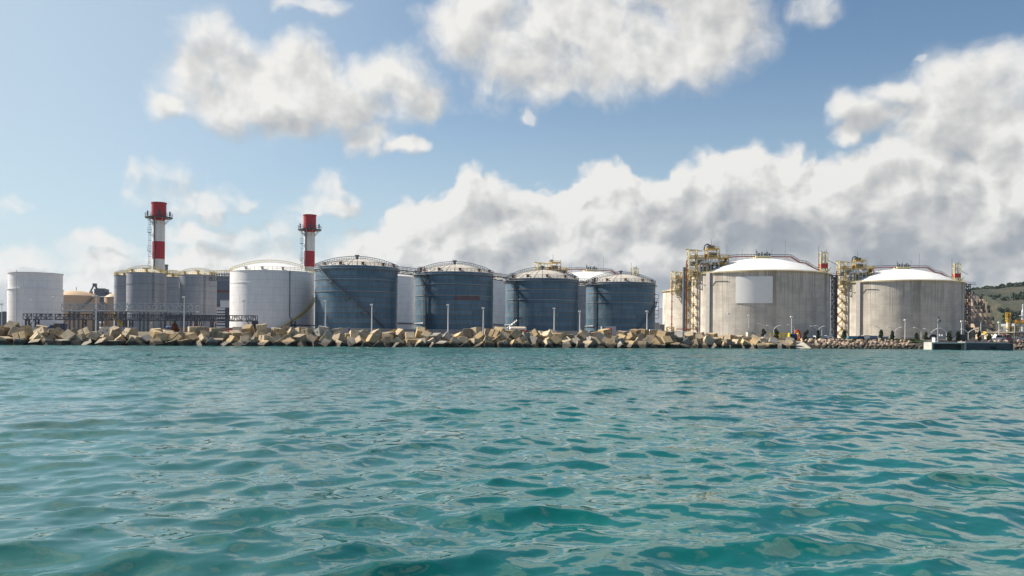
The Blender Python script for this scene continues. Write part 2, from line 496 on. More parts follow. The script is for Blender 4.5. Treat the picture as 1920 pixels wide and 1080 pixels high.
mat('glass_lamp', (0.80, 0.80, 0.78), 0.25, var=0.0)
mat('office_white', (0.62, 0.66, 0.68), 0.5, var=0.04, scale=0.3)
mat('panel_blue', (0.12, 0.15, 0.21), 0.5, var=0.05, scale=0.2)

def cube_material(name, c, c2, wet=True):
    m, b, p = new_mat(name)
    t = b.n('ShaderNodeTexCoord'); gpos = b.n('ShaderNodeNewGeometry'); oi = b.n('ShaderNodeObjectInfo')
    n1 = b.noise(b.v('ADD', t.outputs['Object'], b.v('SCALE', oi.outputs['Location'], 0.37)), 0.9, 6, 0.65)
    base = b.mix(b.smooth(n1.outputs['Fac'], 0.38, 0.68), c4(c), c4(c2))
    rndv = b.lin(oi.outputs['Random'], 0, 1, 0.55, 1.28)
    sc = b.n('ShaderNodeVectorMath', operation='SCALE'); b.L.new(base, sc.inputs[0]); b.L.new(rndv, sc.inputs[3])
    sp = b.n('ShaderNodeSeparateXYZ'); b.L.new(gpos.outputs['Position'], sp.inputs[0])
    zz = b.m('ADD', sp.outputs[2], b.m('MULTIPLY_ADD', n1.outputs['Fac'], 1.4, -0.7))
    wetf = b.smooth(zz, 1.45, 0.75)             # tide line: algae and wet concrete
    b.L.new(b.mix(wetf, sc.outputs[0], (0.030, 0.024, 0.013, 1)), p.inputs['Base Color'])
    b.L.new(b.lin(wetf, 0, 1, 0.9, 0.65), p.inputs['Roughness'])
    bp = b.n('ShaderNodeBump'); bp.inputs['Strength'].default_value = 0.35; bp.inputs['Distance'].default_value = 0.12
    n2 = b.noise(t.outputs['Object'], 3.5, 5, 0.65)
    b.L.new(n2.outputs['Fac'], bp.inputs['Height']); b.L.new(bp.outputs[0], p.inputs['Normal'])
cube_material('cube_sand', (0.50, 0.405, 0.275), (0.33, 0.265, 0.175))
cube_material('cube_ochre', (0.48, 0.35, 0.19), (0.33, 0.25, 0.14))
cube_material('cube_grey', (0.32, 0.30, 0.26), (0.22, 0.205, 0.185))
cube_material('rock_tan', (0.42, 0.32, 0.22), (0.26, 0.20, 0.15))
cube_material('rock_pink', (0.36, 0.27, 0.225), (0.22, 0.17, 0.15))
cube_material('rock_core', (0.05, 0.042, 0.034), (0.028, 0.024, 0.02))  # near-black tone paints the shade seen between the cubes

def shell_material(name, c, c2, rustc, bw, bh, mortar, metal, rough, streak=0.5, off=0.5):
    """courses of welded plates on a tank shell: u = arc metres, v = height"""
    m, b, p = new_mat(name)
    t = b.n('ShaderNodeTexCoord'); uv_ = t.outputs['UV']
    br = b.n('ShaderNodeTexBrick'); b.L.new(uv_, br.inputs['Vector'])
    br.offset = off; br.offset_frequency = 2; br.squash = 1
    br.inputs['Scale'].default_value = 1.0
    br.inputs['Brick Width'].default_value = bw; br.inputs['Row Height'].default_value = bh
    br.inputs['Mortar Size'].default_value = mortar; br.inputs['Mortar Smooth'].default_value = 0.25
    br.inputs['Color1'].default_value = c4(c); br.inputs['Color2'].default_value = c4(c2)
    br.inputs['Mortar'].default_value = c4(rustc)
    st = b.noise(b.v('MULTIPLY', uv_, (0.9, 0.16, 0)), 1.0, 4, 0.6, dim='2D')
    bl = b.noise(uv_, 0.35, 5, 0.65, dim='2D')
    f = b.lin(b.m('ADD', b.m('MULTIPLY', st.outputs['Fac'], 0.55), b.m('MULTIPLY', bl.outputs['Fac'], 0.45)), 0.3, 0.7, 1.0 - streak, 1.0 + streak * 0.5)
    b.L.new(b.v('SCALE', br.outputs['Color'], f), p.inputs['Base Color'])
    b.L.new(b.lin(br.outputs['Fac'], 0, 1, metal, 0.0), p.inputs['Metallic'])
    b.L.new(b.lin(bl.outputs['Fac'], 0.3, 0.7, rough - 0.06, rough + 0.08), p.inputs['Roughness'])
    bp = b.n('ShaderNodeBump'); bp.inputs['Strength'].default_value = 0.3; bp.inputs['Distance'].default_value = 0.05
    b.L.new(br.outputs['Fac'], bp.inputs['Height']); b.L.new(bp.outputs[0], p.inputs['Normal'])
shell_material('blue_shell', (0.07, 0.155, 0.23), (0.125, 0.215, 0.29), (0.17, 0.085, 0.045), 9.2, 1.62, 0.085, 0.3, 0.40, 0.28, 0.34)
shell_material('grey_shell', (0.27, 0.295, 0.34), (0.30, 0.32, 0.36), (0.17, 0.17, 0.19), 60, 2.35, 0.05, 0.15, 0.5, 0.15)
shell_material('white_shell', (0.83, 0.82, 0.83), (0.84, 0.83, 0.84), (0.60, 0.59, 0.60), 7.5, 2.4, 0.04, 0.0, 0.42, 0.10)
shell_material('beige_shell', (0.56, 0.40, 0.27), (0.57, 0.41, 0.28), (0.45, 0.32, 0.22), 8, 2.4, 0.03, 0.0, 0.6, 0.07)

def lng_concrete():
    m, b, p = new_mat('tank_concrete')
    t = b.n('ShaderNodeTexCoord'); uv_ = t.outputs['UV']; oi = b.n('ShaderNodeObjectInfo')
    uvo = b.v('ADD', uv_, b.v('SCALE', oi.outputs['Location'], 0.013))
    wide = b.noise(b.v('MULTIPLY', uvo, (0.14, 0.012, 0)), 1.0, 4, 0.6, dim='2D')
    thin = b.noise(b.v('MULTIPLY', uvo, (1.1, 0.02, 0)), 1.0, 3, 0.6, dim='2D')
    blot = b.noise(b.v('MULTIPLY', uvo, (0.10, 0.16, 0)), 1.0, 5, 0.6, dim='2D')
    sp = b.n('ShaderNodeSeparateXYZ'); b.L.new(uv_, sp.inputs[0])
    top = b.smooth(sp.outputs[1], 12.0, 36.0, 0.35, 1.0)
    base = b.mix(b.smooth(blot.outputs['Fac'], 0.35, 0.68), (0.60, 0.56, 0.495, 1), (0.47, 0.445, 0.40, 1))
    base = b.mix(b.m('MULTIPLY', b.smooth(thin.outputs['Fac'], 0.52, 0.72), b.m('MULTIPLY', top, 0.75)), base, (0.22, 0.19, 0.155, 1))
    base = b.mix(b.m('MULTIPLY', b.smooth(wide.outputs['Fac'], 0.50, 0.66), b.m('MULTIPLY', top, 0.75)), base, (0.25, 0.215, 0.175, 1))
    br = b.n('ShaderNodeTexBrick'); b.L.new(uv_, br.inputs['Vector'])
    br.offset = 0.0; br.inputs['Scale'].default_value = 1.0
    br.inputs['Brick Width'].default_value = 4.0; br.inputs['Row Height'].default_value = 3.7
    br.inputs['Mortar Size'].default_value = 0.07; br.inputs['Mortar Smooth'].default_value = 0.6
    base = b.mix(b.m('MULTIPLY', br.outputs['Fac'], 0.38), base, (0.17, 0.145, 0.12, 1))
    b.L.new(base, p.inputs['Base Color'])
    p.inputs['Roughness'].default_value = 0.9
    bp = b.n('ShaderNodeBump'); bp.inputs['Strength'].default_value = 0.3; bp.inputs['Distance'].default_value = 0.15
    b.L.new(blot.outputs['Fac'], bp.inputs['Height']); b.L.new(bp.outputs[0], p.inputs['Normal'])
lng_concrete()

# ------------------------------------------------------------------ land
G = 3.3
G2 = 2.35
def make_land():
    xs = [-9000, -2500, -900, -400, -250, -180, -117, -60, 0, 40, 79, 83, 110, 128, 160, 220, 400, 900, 3000, 9000]
    mb = MB(); vs_ = []
    prof = [(3.0, -1.5), (13.0, G - 0.1), (15.0, G), (49, G), (50.5, G), (600, G), (2500, G + 0.3), (14000, G + 0.6)]
    for x in xs:
        for j, (dy, z) in enumerate(prof): vs_.append((x, shore(x) + dy, z if x < 80 or j in (0, 4, 5, 6, 7) else G2 - 0.25))
    n = len(prof)
    fs = [(i * n + j, (i + 1) * n + j, (i + 1) * n + j + 1, i * n + j + 1) for i in range(len(xs) - 1) for j in range(n - 1)]
    mb.add(vs_, fs)
    structure(mb.build('ground', 'ground_earth'))
    # service road along the top of the breakwater
    mb = MB(); vs_ = []
    for x in xs[3:-3]:
        vs_ += [(x, shore(x) + 30, (G if x < 80 else G2 - .25) + 0.02), (x, shore(x) + 38, (G if x < 80 else G2 - .25) + 0.02)]
    mb.add(vs_, [(2 * i, 2 * i + 2, 2 * i + 3, 2 * i + 1) for i in range(len(vs_) // 2 - 1)])
    structure(mb.build('road', 'asphalt'))
make_land()

# ------------------------------------------------------------------ storage tanks
def tank_place(px0, px1, d):
    a, b = math.atan((px0 - 960) / F), math.atan((px1 - 960) / F)
    mid = (a + b) / 2
    D = d / math.cos(mid)
    R = D * math.sin((b - a) / 2)
    c = Vector((D * math.sin(mid), d, G))
    return c, R, math.atan2(-c.x, c.y)

def cap(mb, R, z, rise, n=64, m=10, c=(0, 0, 0)):
    S = (R * R + rise * rise) / (2 * rise)
    prof = []
    amax = math.asin(R / S)
    for i in range(m + 1):
        a = amax * (1 - i / m)
        prof.append((max(S * math.sin(a), 0.001), z + S * math.cos(a) - (S - rise)))
    mb_prof = prof
    # one smooth surface
    vs_ = []; fs = []
    for (r, zz) in mb_prof:
        for k in range(n):
            a = 2 * PI * k / n
            vs_.append((c[0] + r * math.sin(a), c[1] - r * math.cos(a), c[2] + zz))
    for i in range(m):
        for k in range(n):
            fs.append((i * n + k, i * n + (k + 1) % n, (i + 1) * n + (k + 1) % n, (i + 1) * n + k))
    mb.add(vs_, fs, True)
    return S
def cap_z(R, rise, r):
    S = (R * R + rise * rise) / (2 * rise)
    return math.sqrt(max(S * S - r * r, 0)) - (S - rise)

def railing(R, z, n=56, h=1.1, w=0.09, a0=0, a1=2 * PI):
    mb = MB()
    full = abs(a1 - a0 - 2 * PI) < 1e-6
    for k in range(n + (0 if full else 1)):
        a = a0 + (a1 - a0) * k / n
        mb.box((R * math.sin(a), -R * math.cos(a), z + h / 2), (w, w, h), (0, 0, a))
    mb.ring(R - w / 2, z + h - w, w, w, 64, a0, a1); mb.ring(R - w / 2, z + h * 0.5, w * 0.7, w * 0.7, 64, a0, a1)
    return mb

def dome_walk(R, rise, z, w=0.09, h=1.1, frac0=-1.0, frac1=0.95, yoff=0.0):
    """hand rails of the walkway that climbs over the roof"""
    n = 34; out = []
    for side in (-0.5, 0.5):
        prev = None; mb = MB(); out.append(mb)
        for i in range(n + 1):
            x = R * (frac0 + (frac1 - frac0) * i / n)
            r = min(math.hypot(x, side + yoff), R)
            b_ = Vector((x, side + yoff, z + cap_z(R, rise, r)))
            t_ = b_ + Vector((0, 0, h))
            mb.bar(b_, t_, w)
            if prev:
                mb.bar(prev, t_, w); mb.bar(prev - Vector((0, 0, h * 0.5)), t_ - Vector((0, 0, h * 0.5)), w * 0.7)
            prev = t_
    return Many(out)
def dome_deck(R, rise, z, frac0=-1.0, frac1=0.95):
    mb = MB(); n = 34; prev = None
    for i in range(n + 1):
        x = R * (frac0 + (frac1 - frac0) * i / n)
        q = Vector((x, 0, z + cap_z(R, rise, min(abs(x), R)) + 0.12))
        if prev: mb.bar(prev, q, 1.0, 0.1)
        prev = q
    return mb

def helix_stair(R, p0, p1, z0, z1, n=40, w=0.8, land=()):
    tr = MB(); rl = MB(); prev = None
    for i in range(n + 1):
        t = i / n
        a = p0 + (p1 - p0) * t; zz = z0 + (z1 - z0) * t
        for l0, l1 in land:
            pass
        def q(r, dz=0): return Vector((r * math.sin(a), -r * math.cos(a), zz + dz))
        tr.box(q(R + w / 2), (abs(p1 - p0) * R / n * 1.05, w, 0.10), (0, 0, a))
        cur = (q(R + w), q(R + w, 1.05), q(R + 0.03))
        if i % 2 == 0: rl.bar(cur[0], cur[1], 0.06)
        if prev:
            rl.bar(prev[1], cur[1], 0.08); rl.bar((prev[0] + prev[1]) / 2, (cur[0] + cur[1]) / 2, 0.05)
            tr.bar(prev[0], cur[0], 0.08, 0.26); tr.bar(prev[2], cur[2], 0.06, 0.24)
        prev = cur
    return tr, rl

class Many:
    def __init__(s, l): s.l = l
    def build(s, name, m, t): return [q.build(name, m, t) for q in s.l][-1]
def vents(R, z, rise, angs, fr=0.93):
    out = []
    for a in angs:
        mb = MB(); r = R * fr; zz = z + cap_z(R, rise, r)
        mb.box((r * math.sin(a), -r * math.cos(a), zz + 0.3), (0.7, 0.6, 0.7), (0, 0, a))
        mb.box((r * math.sin(a), -r * math.cos(a), zz + 0.72), (0.95, 0.8, 0.2), (0.2, 0, a)); out.append(mb)
    return Many(out)

def wall_ladder(R, a, z0, z1, w=0.09):
    mb = MB()
    for s_ in (-0.25, 0.25):
        aa = a + s_ / R
        mb.bar(((R + 0.25) * math.sin(aa), -(R + 0.25) * math.cos(aa), z0), ((R + 0.25) * math.sin(aa), -(R + 0.25) * math.cos(aa), z1), w)
    z = z0
    while z < z1:
        mb.box(((R + 0.25) * math.sin(a), -(R + 0.25) * math.cos(a), z), (0.5, w * 0.6, w * 0.6), (0, 0, a)); z += 0.6
    z = z0 + 2.5
    while z < z1:
        mb.ring(0.42, z, 0.05, 0.08, 10, -PI * 0.75, PI * 0.75, ((R + 0.35) * math.sin(a), -(R + 0.35) * math.cos(a), 0)); z += 1.2
    return mb
def vpipe(R, a, z0, z1, r=0.12, so_=0.3):
    q = lambda z, rr=R + so_: ((rr) * math.sin(a), -(rr) * math.cos(a), z)
    mb = MB().tube([q(z0), q((z0 + z1) / 2), q(z1)], r, 8)
    z = z0 + 2
    while z < z1 - 1:
        mb.bar(q(z, R - 0.02), q(z, R + so_), 0.12); z += 4
    return mb

BLUE = []
def blue_tank(px0, px1, pytop, pydome, d, label, kind):
    c, R, rz = tank_place(px0, px1, d)
    H = Z((px0 + px1) / 2, pytop, d) - G
    rise = Z((px0 + px1) / 2, pydome, d) - G - H
    t = thing('storage_tank', label, 'storage tank', c, rz, 'blue grey plated steel storage tanks')
    sh = MB().lathe([(R, -0.3), (R, H)], 96).build('shell', 'blue_shell', t, cyl_uv=R)
    g_ = MB(); g_.ring(R - 0.02, H - 0.9, 0.75, 0.12, 96); g_.ring(R - 0.02, H * 0.62, 0.22, 0.14, 96); g_.ring(R - 0.02, H * 0.80, 0.18, 0.12, 96)
    g_.ring(R - 0.02, H - 0.12, 0.16, 0.16, 96)
    for k in range(24):
        a = 2 * PI * k / 24
        g_.bar(((R - .02) * math.sin(a), -(R - .02) * math.cos(a), H - 1.7), ((R + 0.7) * math.sin(a), -(R + 0.7) * math.cos(a), H - 0.9), 0.09)
    g_.build('wind_girder', 'pale_steel', t)
    rf = MB(); cap(rf, R - 0.05, H - 0.02, rise, 96); rf.build('roof', 'dome_panel', t)
    rb = MB()
    for k in range(30):
        a = 2 * PI * k / 30; pr = None
        for i in range(9):
            r = (R - 0.3) * (1 - i / 9.5); q = Vector((r * math.sin(a), -r * math.cos(a), H + cap_z(R, rise, r) + 0.03))
            if pr: rb.bar(pr, q, 0.10, 0.12)
            pr = q
    rb.build('roof_rib', 'dome_panel', t)
    railing(R + 0.05, H, 60).build('roof_railing', 'steel_grey', t)
    dome_walk(R, rise, H, 0.09).build('walkway_railing', 'steel_grey', t)
    dome_deck(R, rise, H).build('walkway_deck', 'dark_steel', t)
    vents(R, H, rise, [-0.95, -0.42, 0.15, 0.72, 1.25, 2.3, 3.3, 4.2]).build('roof_vent', 'rust', t)
    cv = MB().cyl((0, -1.6, H + rise - 0.1), 0.5, 1.2, 12); cv.cyl((0, -1.6, H + rise + 1.1), 0.8, 0.25, 12); cv.build('centre_vent', 'steel_grey', t)
    if kind == 0:
        tr, rl = helix_stair(R, R_(-58), R_(52), H - 0.2, -0.2, 60)
        tr.build('stair_tread', 'steel_grey', t); rl.build('stair_railing', 'steel_grey', t)
        for a, z in ((-0.62, 0.78), (-0.22, 0.55), (0.18, 0.33)):
            MB().box(((R + .5) * math.sin(a), -(R + .5) * math.cos(a), H * z - 0.6), (1.5, 1.0, 0.7), (0, 0, a)).build('stair_bracket', 'steel_grey', t)
    else:
        wall_ladder(R, R_(-47), 1, H + 0.8).build('ladder', 'steel_grey', t)
        vpipe(R, R_(-42), 0, H - 0.5, 0.17).build('pipe', 'dark_steel', t)
        MB().box((0, 0, 0), (0.1, 0.1, 0.1))
        q = lambda a, z, r=R + 0.4: Vector((r * math.sin(a), -r * math.cos(a), z))
        MB().tube([q(R_(-80 + 4 * i), 3.6 + 0.01 * i) for i in range(9)], 0.14).build('ring_pipe', 'galvanised', t)
        MB().tube([q(R_(-74 + 6 * i), 2.6 - 0.30 * i, R + 0.8) for i in range(8)], 0.22).build('feed_pipe', 'dark_steel', t)
    if kind == 1:
        # one reddish replacement plate set just proud of the shell
        a0, a1 = math.asin((850 - (px0 + px1) / 2) / ((px1 - px0) / 2)), math.asin((898 - (px0 + px1) / 2) / ((px1 - px0) / 2))
        z1 = 1.62 * round((Z(874, 555, d - R) - G) / 1.62)
        MB().lathe([(R + 0.03, z1 - 1.58), (R + 0.03, z1)], 14, a0=a0, a1=a1).build('replaced_plate', mat('plate_red', (0.17, 0.11, 0.125), 0.6, 0.1, var=0.12, scale=0.6), t)
    if kind == 3:
        tr, rl = helix_stair(R, R_(84), R_(14), H - 6.5, -0.2, 46)
        tr.build('stair_tread', 'steel_grey', t); rl.build('stair_railing', 'steel_grey', t)
        lp = MB()
        for k in range(7): lp.ring(1.3 - 0.12 * abs(k - 3), H - 4.2 - k * 1.5, 0.09, 0.12, 16, c=(R + 0.1, 0, 0))
        for k in range(5): lp.bar((R + 1.35, (k - 2) * 0.45, H - 4), (R + 1.35, (k - 2) * 0.45, H - 13), 0.07)
        lp.build('ladder_cage', 'steel_grey', t)
    BLUE.append((c, R, H, rz, d))
    return t
blue_tank(590, 745, 503, 487, 285, 'blue grey plated tank with a diagonal stair across its front, nearest of the blue tanks', 0)
blue_tank(778, 924, 514, 496.5, 302, 'blue grey plated tank with one reddish plate on its shell', 1)
blue_tank(947, 1084, 525.5, 506.5, 320, 'blue grey plated tank behind the red and cream tanker truck', 2)
blue_tank(1098, 1228, 532, 515, 338, 'blue grey plated tank with a ladder cage on its right edge', 3)

def bridge(pa, pb, label, m='dark_steel', rail='steel_grey', drop=1.2):
    pa, pb = Vector(pa), Vector(pb)
    t = thing('walkway_bridge', label, 'footbridge', pa, 0, 'walkways linking tank tops')
    d = pb - pa; L = d.length; n = max(4, int(L / 1.2)); side = Vector((-d.y, d.x, 0)).normalized() * 0.5
    dk = MB(); dk.bar((0, 0, 0), d, 1.0, 0.08)
    for s_ in (-1, 1):
        dk.bar(side * s_, d + side * s_, 0.12, 0.2); dk.bar(side * s_ - Vector((0, 0, drop)), d + side * s_ - Vector((0, 0, drop)), 0.12, 0.14)
        for i in range(n):
            a = d * (i / n) + side * s_; b_ = d * ((i + 1) / n) + side * s_; dz = Vector((0, 0, drop))
            dk.bar(a if i % 2 else a - dz, b_ - dz if i % 2 else b_, 0.10); dk.bar(a, a - dz, 0.08)
    dk.build('truss_deck', m, t)
    rl = MB()
    for s_ in (-1, 1):
        for i in range(n + 1):
            a = d * (i / n) + side * s_; rl.bar(a, a + Vector((0, 0, 1.1)), 0.08)
        rl.bar(side * s_ + Vector((0, 0, 1.1)), d + side * s_ + Vector((0, 0, 1.1)), 0.09); rl.bar(side * s_ + Vector((0, 0, .6)), d + side * s_ + Vector((0, 0, .6)), 0.06)
    rl.build('railing', rail, t)
    return t
for i, lb in ((0, 'steel walkway between the tops of the two leftmost blue tanks'), (1, 'steel walkway between the blue tank with the reddish plate and its right neighbour'),
              (2, 'steel walkway from the rightmost blue tank to the blue tank on its left')):
    (c0, R0, H0, r0, _), (c1, R1, H1, r1, _) = BLUE[i], BLUE[i + 1]
    dirv = (c1 - c0).normalized()
    a = c0 + dirv * (R0 + 0.1) + Vector((0, 0, H0 + 0.15)); b_ = c1 - dirv * (R1 + 0.1) + Vector((0, 0, H1 + 0.15))
    bridge(a, b_, lb)
    tw = thing('access_platform', ['cluttered platform on the left rim of the second blue tank', 'cluttered platform on the left rim of the third blue tank', 'cluttered platform on the left rim of the fourth blue tank'][i],
               'platform', c1 - dirv * (R1 - 0.9) + Vector((0, 0, H1)), 0, 'platforms on tank rims')
    q = MB().bx(-1.0, 1.2, -1.2, 1.2, 0.05, 0.2)
    for sx_ in (-0.9, 1.1):
        for sy_ in (-1.1, 1.1): q.bar((sx_, sy_, 0.2), (sx_, sy_, 1.8), 0.12)
    q.bar((-0.9, -1.1, 1.8), (1.1, -1.1, 1.8), 0.1); q.bar((-0.9, 1.1, 1.8), (1.1, 1.1, 1.8), 0.1); q.bar((-0.9, -1.1, 1.1), (1.1, -1.1, 1.1), 0.1)
    q.build('frame', 'dark_steel', tw)
    MB().box((0, -0.4, 0.9), (0.9, 0.7, 1.3)).build('valve_box', 'rust', tw)

def white_tank(px0, px1, pytop, pydome, d, label, full=True, shell='white_shell', roofm='bright_white', rail='pale_yellow', hid=False, name='storage_tank', grp='white painted storage tanks'):
    c, R, rz = tank_place(px0, px1, d)
    H = Z((px0 + px1) / 2, pytop, d) - G
    t = thing(name, label, 'storage tank', c, rz, grp)
    MB().lathe([(R, -0.3), (R, H)], 96).build('shell', shell, t, cyl_uv=R)
    g_ = MB(); g_.ring(R - 0.02, H - 0.14, 0.14, 0.14, 96); g_.ring(R - 0.02, H * 0.80, 0.12, 0.12, 96); g_.build('wind_girder', shell if shell != 'white_shell' else 'white_paint', t)
    rise = None
    if pydome:
        rise = Z((px0 + px1) / 2, pydome, d) - G - H
        rf = MB(); cap(rf, R - 0.03, H - 0.02, rise, 96); rf.build('roof', roofm, t)
    if rail:
        railing(R + 0.02, H, 60, w=0.08).build('roof_railing', rail, t)
        if pydome:
            dome_walk(R, rise, H, 0.08).build('walkway_railing', rail, t)
    return t, c, R, H, rz, rise

t, c, R, H, rz, rise = white_tank(430, 588, 511.5, 494, 292, 'large white domed tank with a yellow stair on its lower right side')
WT = (c, R, H)
vents(R, H, rise, [-0.7, -0.25, 0.25, 1.0, 2.4, 3.6], 0.94).build('roof_vent', 'galvanised', t)
q = lambda a, z, r=R + 0.3: Vector((r * math.sin(a), -r * math.cos(a), z))
aa = math.asin((540 - 509) / 79)
MB().tube([q(aa, H), q(aa, 5.2), q(aa + 0.05, 4.4), q(aa + 0.05, 1)], 0.15).build('pipe', 'steel_grey', t)
mbp = MB().tube([q(aa + 0.02, 0, R + 1.0), q(aa + 0.02, 3.8, R + 1.0)], 0.22); mbp.tube([q(aa + 0.11, 0, R + 1), q(aa + 0.11, 3.9, R + 1)], 0.22)
mbp.tube([q(aa + 0.02 + 0.09 * i, 2.6, R + 1.0) for i in range(10)], 0.16); mbp.box(q(aa + .02, 2, R + 1), (0.7, 0.7, 0.5)); mbp.build('inlet_pipe', 'dark_steel', t)
tr, rl = helix_stair(R, math.asin(0.02), R_(82), 0.2, H * 0.60, 44)
tr.build('stair_tread', 'yellow_paint', t); rl.build('stair_railing', 'pale_yellow', t)
t, c, R, H, rz, rise = white_tank(655, 779, 520, 507, 350, 'white domed tank seen between the first and second blue tanks')
q = lambda a, z, r=R + 0.5: Vector((r * math.sin(a), -r * math.cos(a), z))
MB().tube([q(R_(20 + 8 * i), 4.2) for i in range(9)], 0.2).build('ring_pipe', 'dark_steel', t)
t, c, R, H, rz, rise = white_tank(850, 957, 528, 515, 372, 'white domed tank seen between the second and third blue tanks')
q = lambda a, z, r=R + 0.5: Vector((r * math.sin(a), -r * math.cos(a), z))
MB().tube([q(R_(20 + 8 * i), 4.2) for i in range(9)], 0.2).build('ring_pipe', 'dark_steel', t)
t, c, R, H, rz, rise = white_tank(1003, 1112, 538, 527, 382, 'dim grey steel tank wedged between the two rightmost blue tanks', shell='grey_shell', roofm='dome_panel', rail='steel_grey', grp='grey steel tanks')

# open topped white cylinder at far left
c, R, rz = tank_place(13, 118, 300); H = Z(65, 513, 300) - G
t = thing('storage_tank', 'tall plain white cylinder tank with a flat top at the far left', 'storage tank', c, rz)
MB().lathe([(R * 1.01, -0.3), (R * 1.01, H * 0.71)], 96).build('shell', 'white_shell', t, cyl_uv=R)
MB().lathe([(R * 0.985, H * 0.715), (R * 0.985, H)], 96).build('upper_shell', 'white_shell', t, cyl_uv=R)
g_ = MB(); g_.ring(R * 0.985, H * 0.71, 0.42, 0.22, 96); g_.ring(R * 0.985, H - 0.2, 0.25, 0.22, 96); g_.build('wind_girder', 'white_paint', t)
rf = MB(); cap(rf, R * 0.98, H - 0.4, 0.35, 96, 4); rf.build('roof', 'white_paint', t)
vpipe(R, R_(-40), 0, H + 0.6, 0.10).build('pipe', 'galvanised', t)

# beige tanks
t, c, R, H, rz, rise = white_tank(98, 186, 555, 545, 385, 'wide beige tank with a low dome behind the pipe racks', shell='beige_shell', roofm='beige_paint', rail=None, grp='beige domed tanks')
tr, rl = helix_stair(R, R_(48), R_(-40), H, 2, 34); tr.build('stair_tread', 'steel_grey', t); rl.build('stair_railing', 'steel_grey', t)
MB().tube([(0, 0, H + rise - .1), (0, 0, H + rise + 1.6)], 0.12).build('centre_vent', 'steel_grey', t)
MB().bx(R * .6, R * .6 + 1, -3, -2, H + 0.6, H + 2.2).build('access_hatch', 'beige_paint', t)
t, c, R, H, rz, rise = white_tank(195, 240, 557.5, 549.5, 392, 'narrow beige tank with a low dome just left of the grey silos', shell='beige_shell', roofm='beige_paint', rail=None, grp='beige domed tanks')
MB().bx(-3.2, -1.0, -R - 2.5, -R - 1.0, 0, 2.0).bx(-0.6, 1.2, -R - 2.5, -R - 1.0, 0, 2.0).build('pump_housing', 'red_brown', t)

# grey silos with yellow rails
def silo(px0, px1, pytop, pydome, d, label, feat=0):
    t, c, R, H, rz, rise = white_tank(px0, px1, pytop, pydome, d, label, shell='grey_shell', roofm='cream_paint', rail='pale_yellow', grp='grey silos with yellow railings', name='silo')
    if feat:
        wall_ladder(R, R_(20), 1, H + 0.5, 0.07).build('ladder', 'steel_grey', t)
        MB().bx(-R * 0.2, R * 0.1, -1.2, 1.2, H + rise, H + rise + 0.2).build('roof_platform', 'yellow_paint', t)
    vents(R, H, rise, [-0.9, 0.0, 0.9, 2.5], 0.9).build('roof_vent', 'yellow_paint', t)
    return t, c, R, H
silo(213, 251, 517, 512, 338, 'narrow grey silo at the left end of the silo group')
s1 = silo(236, 311, 512.5, 504, 305, 'wide grey silo in front of the left chimney', 1)
silo(300, 346, 520, 513, 345, 'grey silo recessed between two wider grey silos')
s2 = silo(335, 406, 516.5, 508.5, 310, 'wide grey silo at the right end of the silo group', 1)
# links on the silo tops
def over(a, b_): return a[1] + (b_[1] - a[1]).normalized() * a[2] + Vector((0, 0, a[3] + 0.3)), b_[1] - (b_[1] - a[1]).normalized() * b_[2] + Vector((0, 0, b_[3] + 0.3))
pa, pb = over(s1, s2); bridge(pa, pb, 'yellow railed walkway between the two wide grey silos', 'yellow_paint', 'pale_yellow', 0.6)
s3 = (None, WT[0], WT[1], WT[2]); pa, pb = over(s2, s3)
bridge(pa, pb, 'yellow railed walkway from the grey silos to the large white tank', 'steel_grey', 'yellow_paint', 2.2)

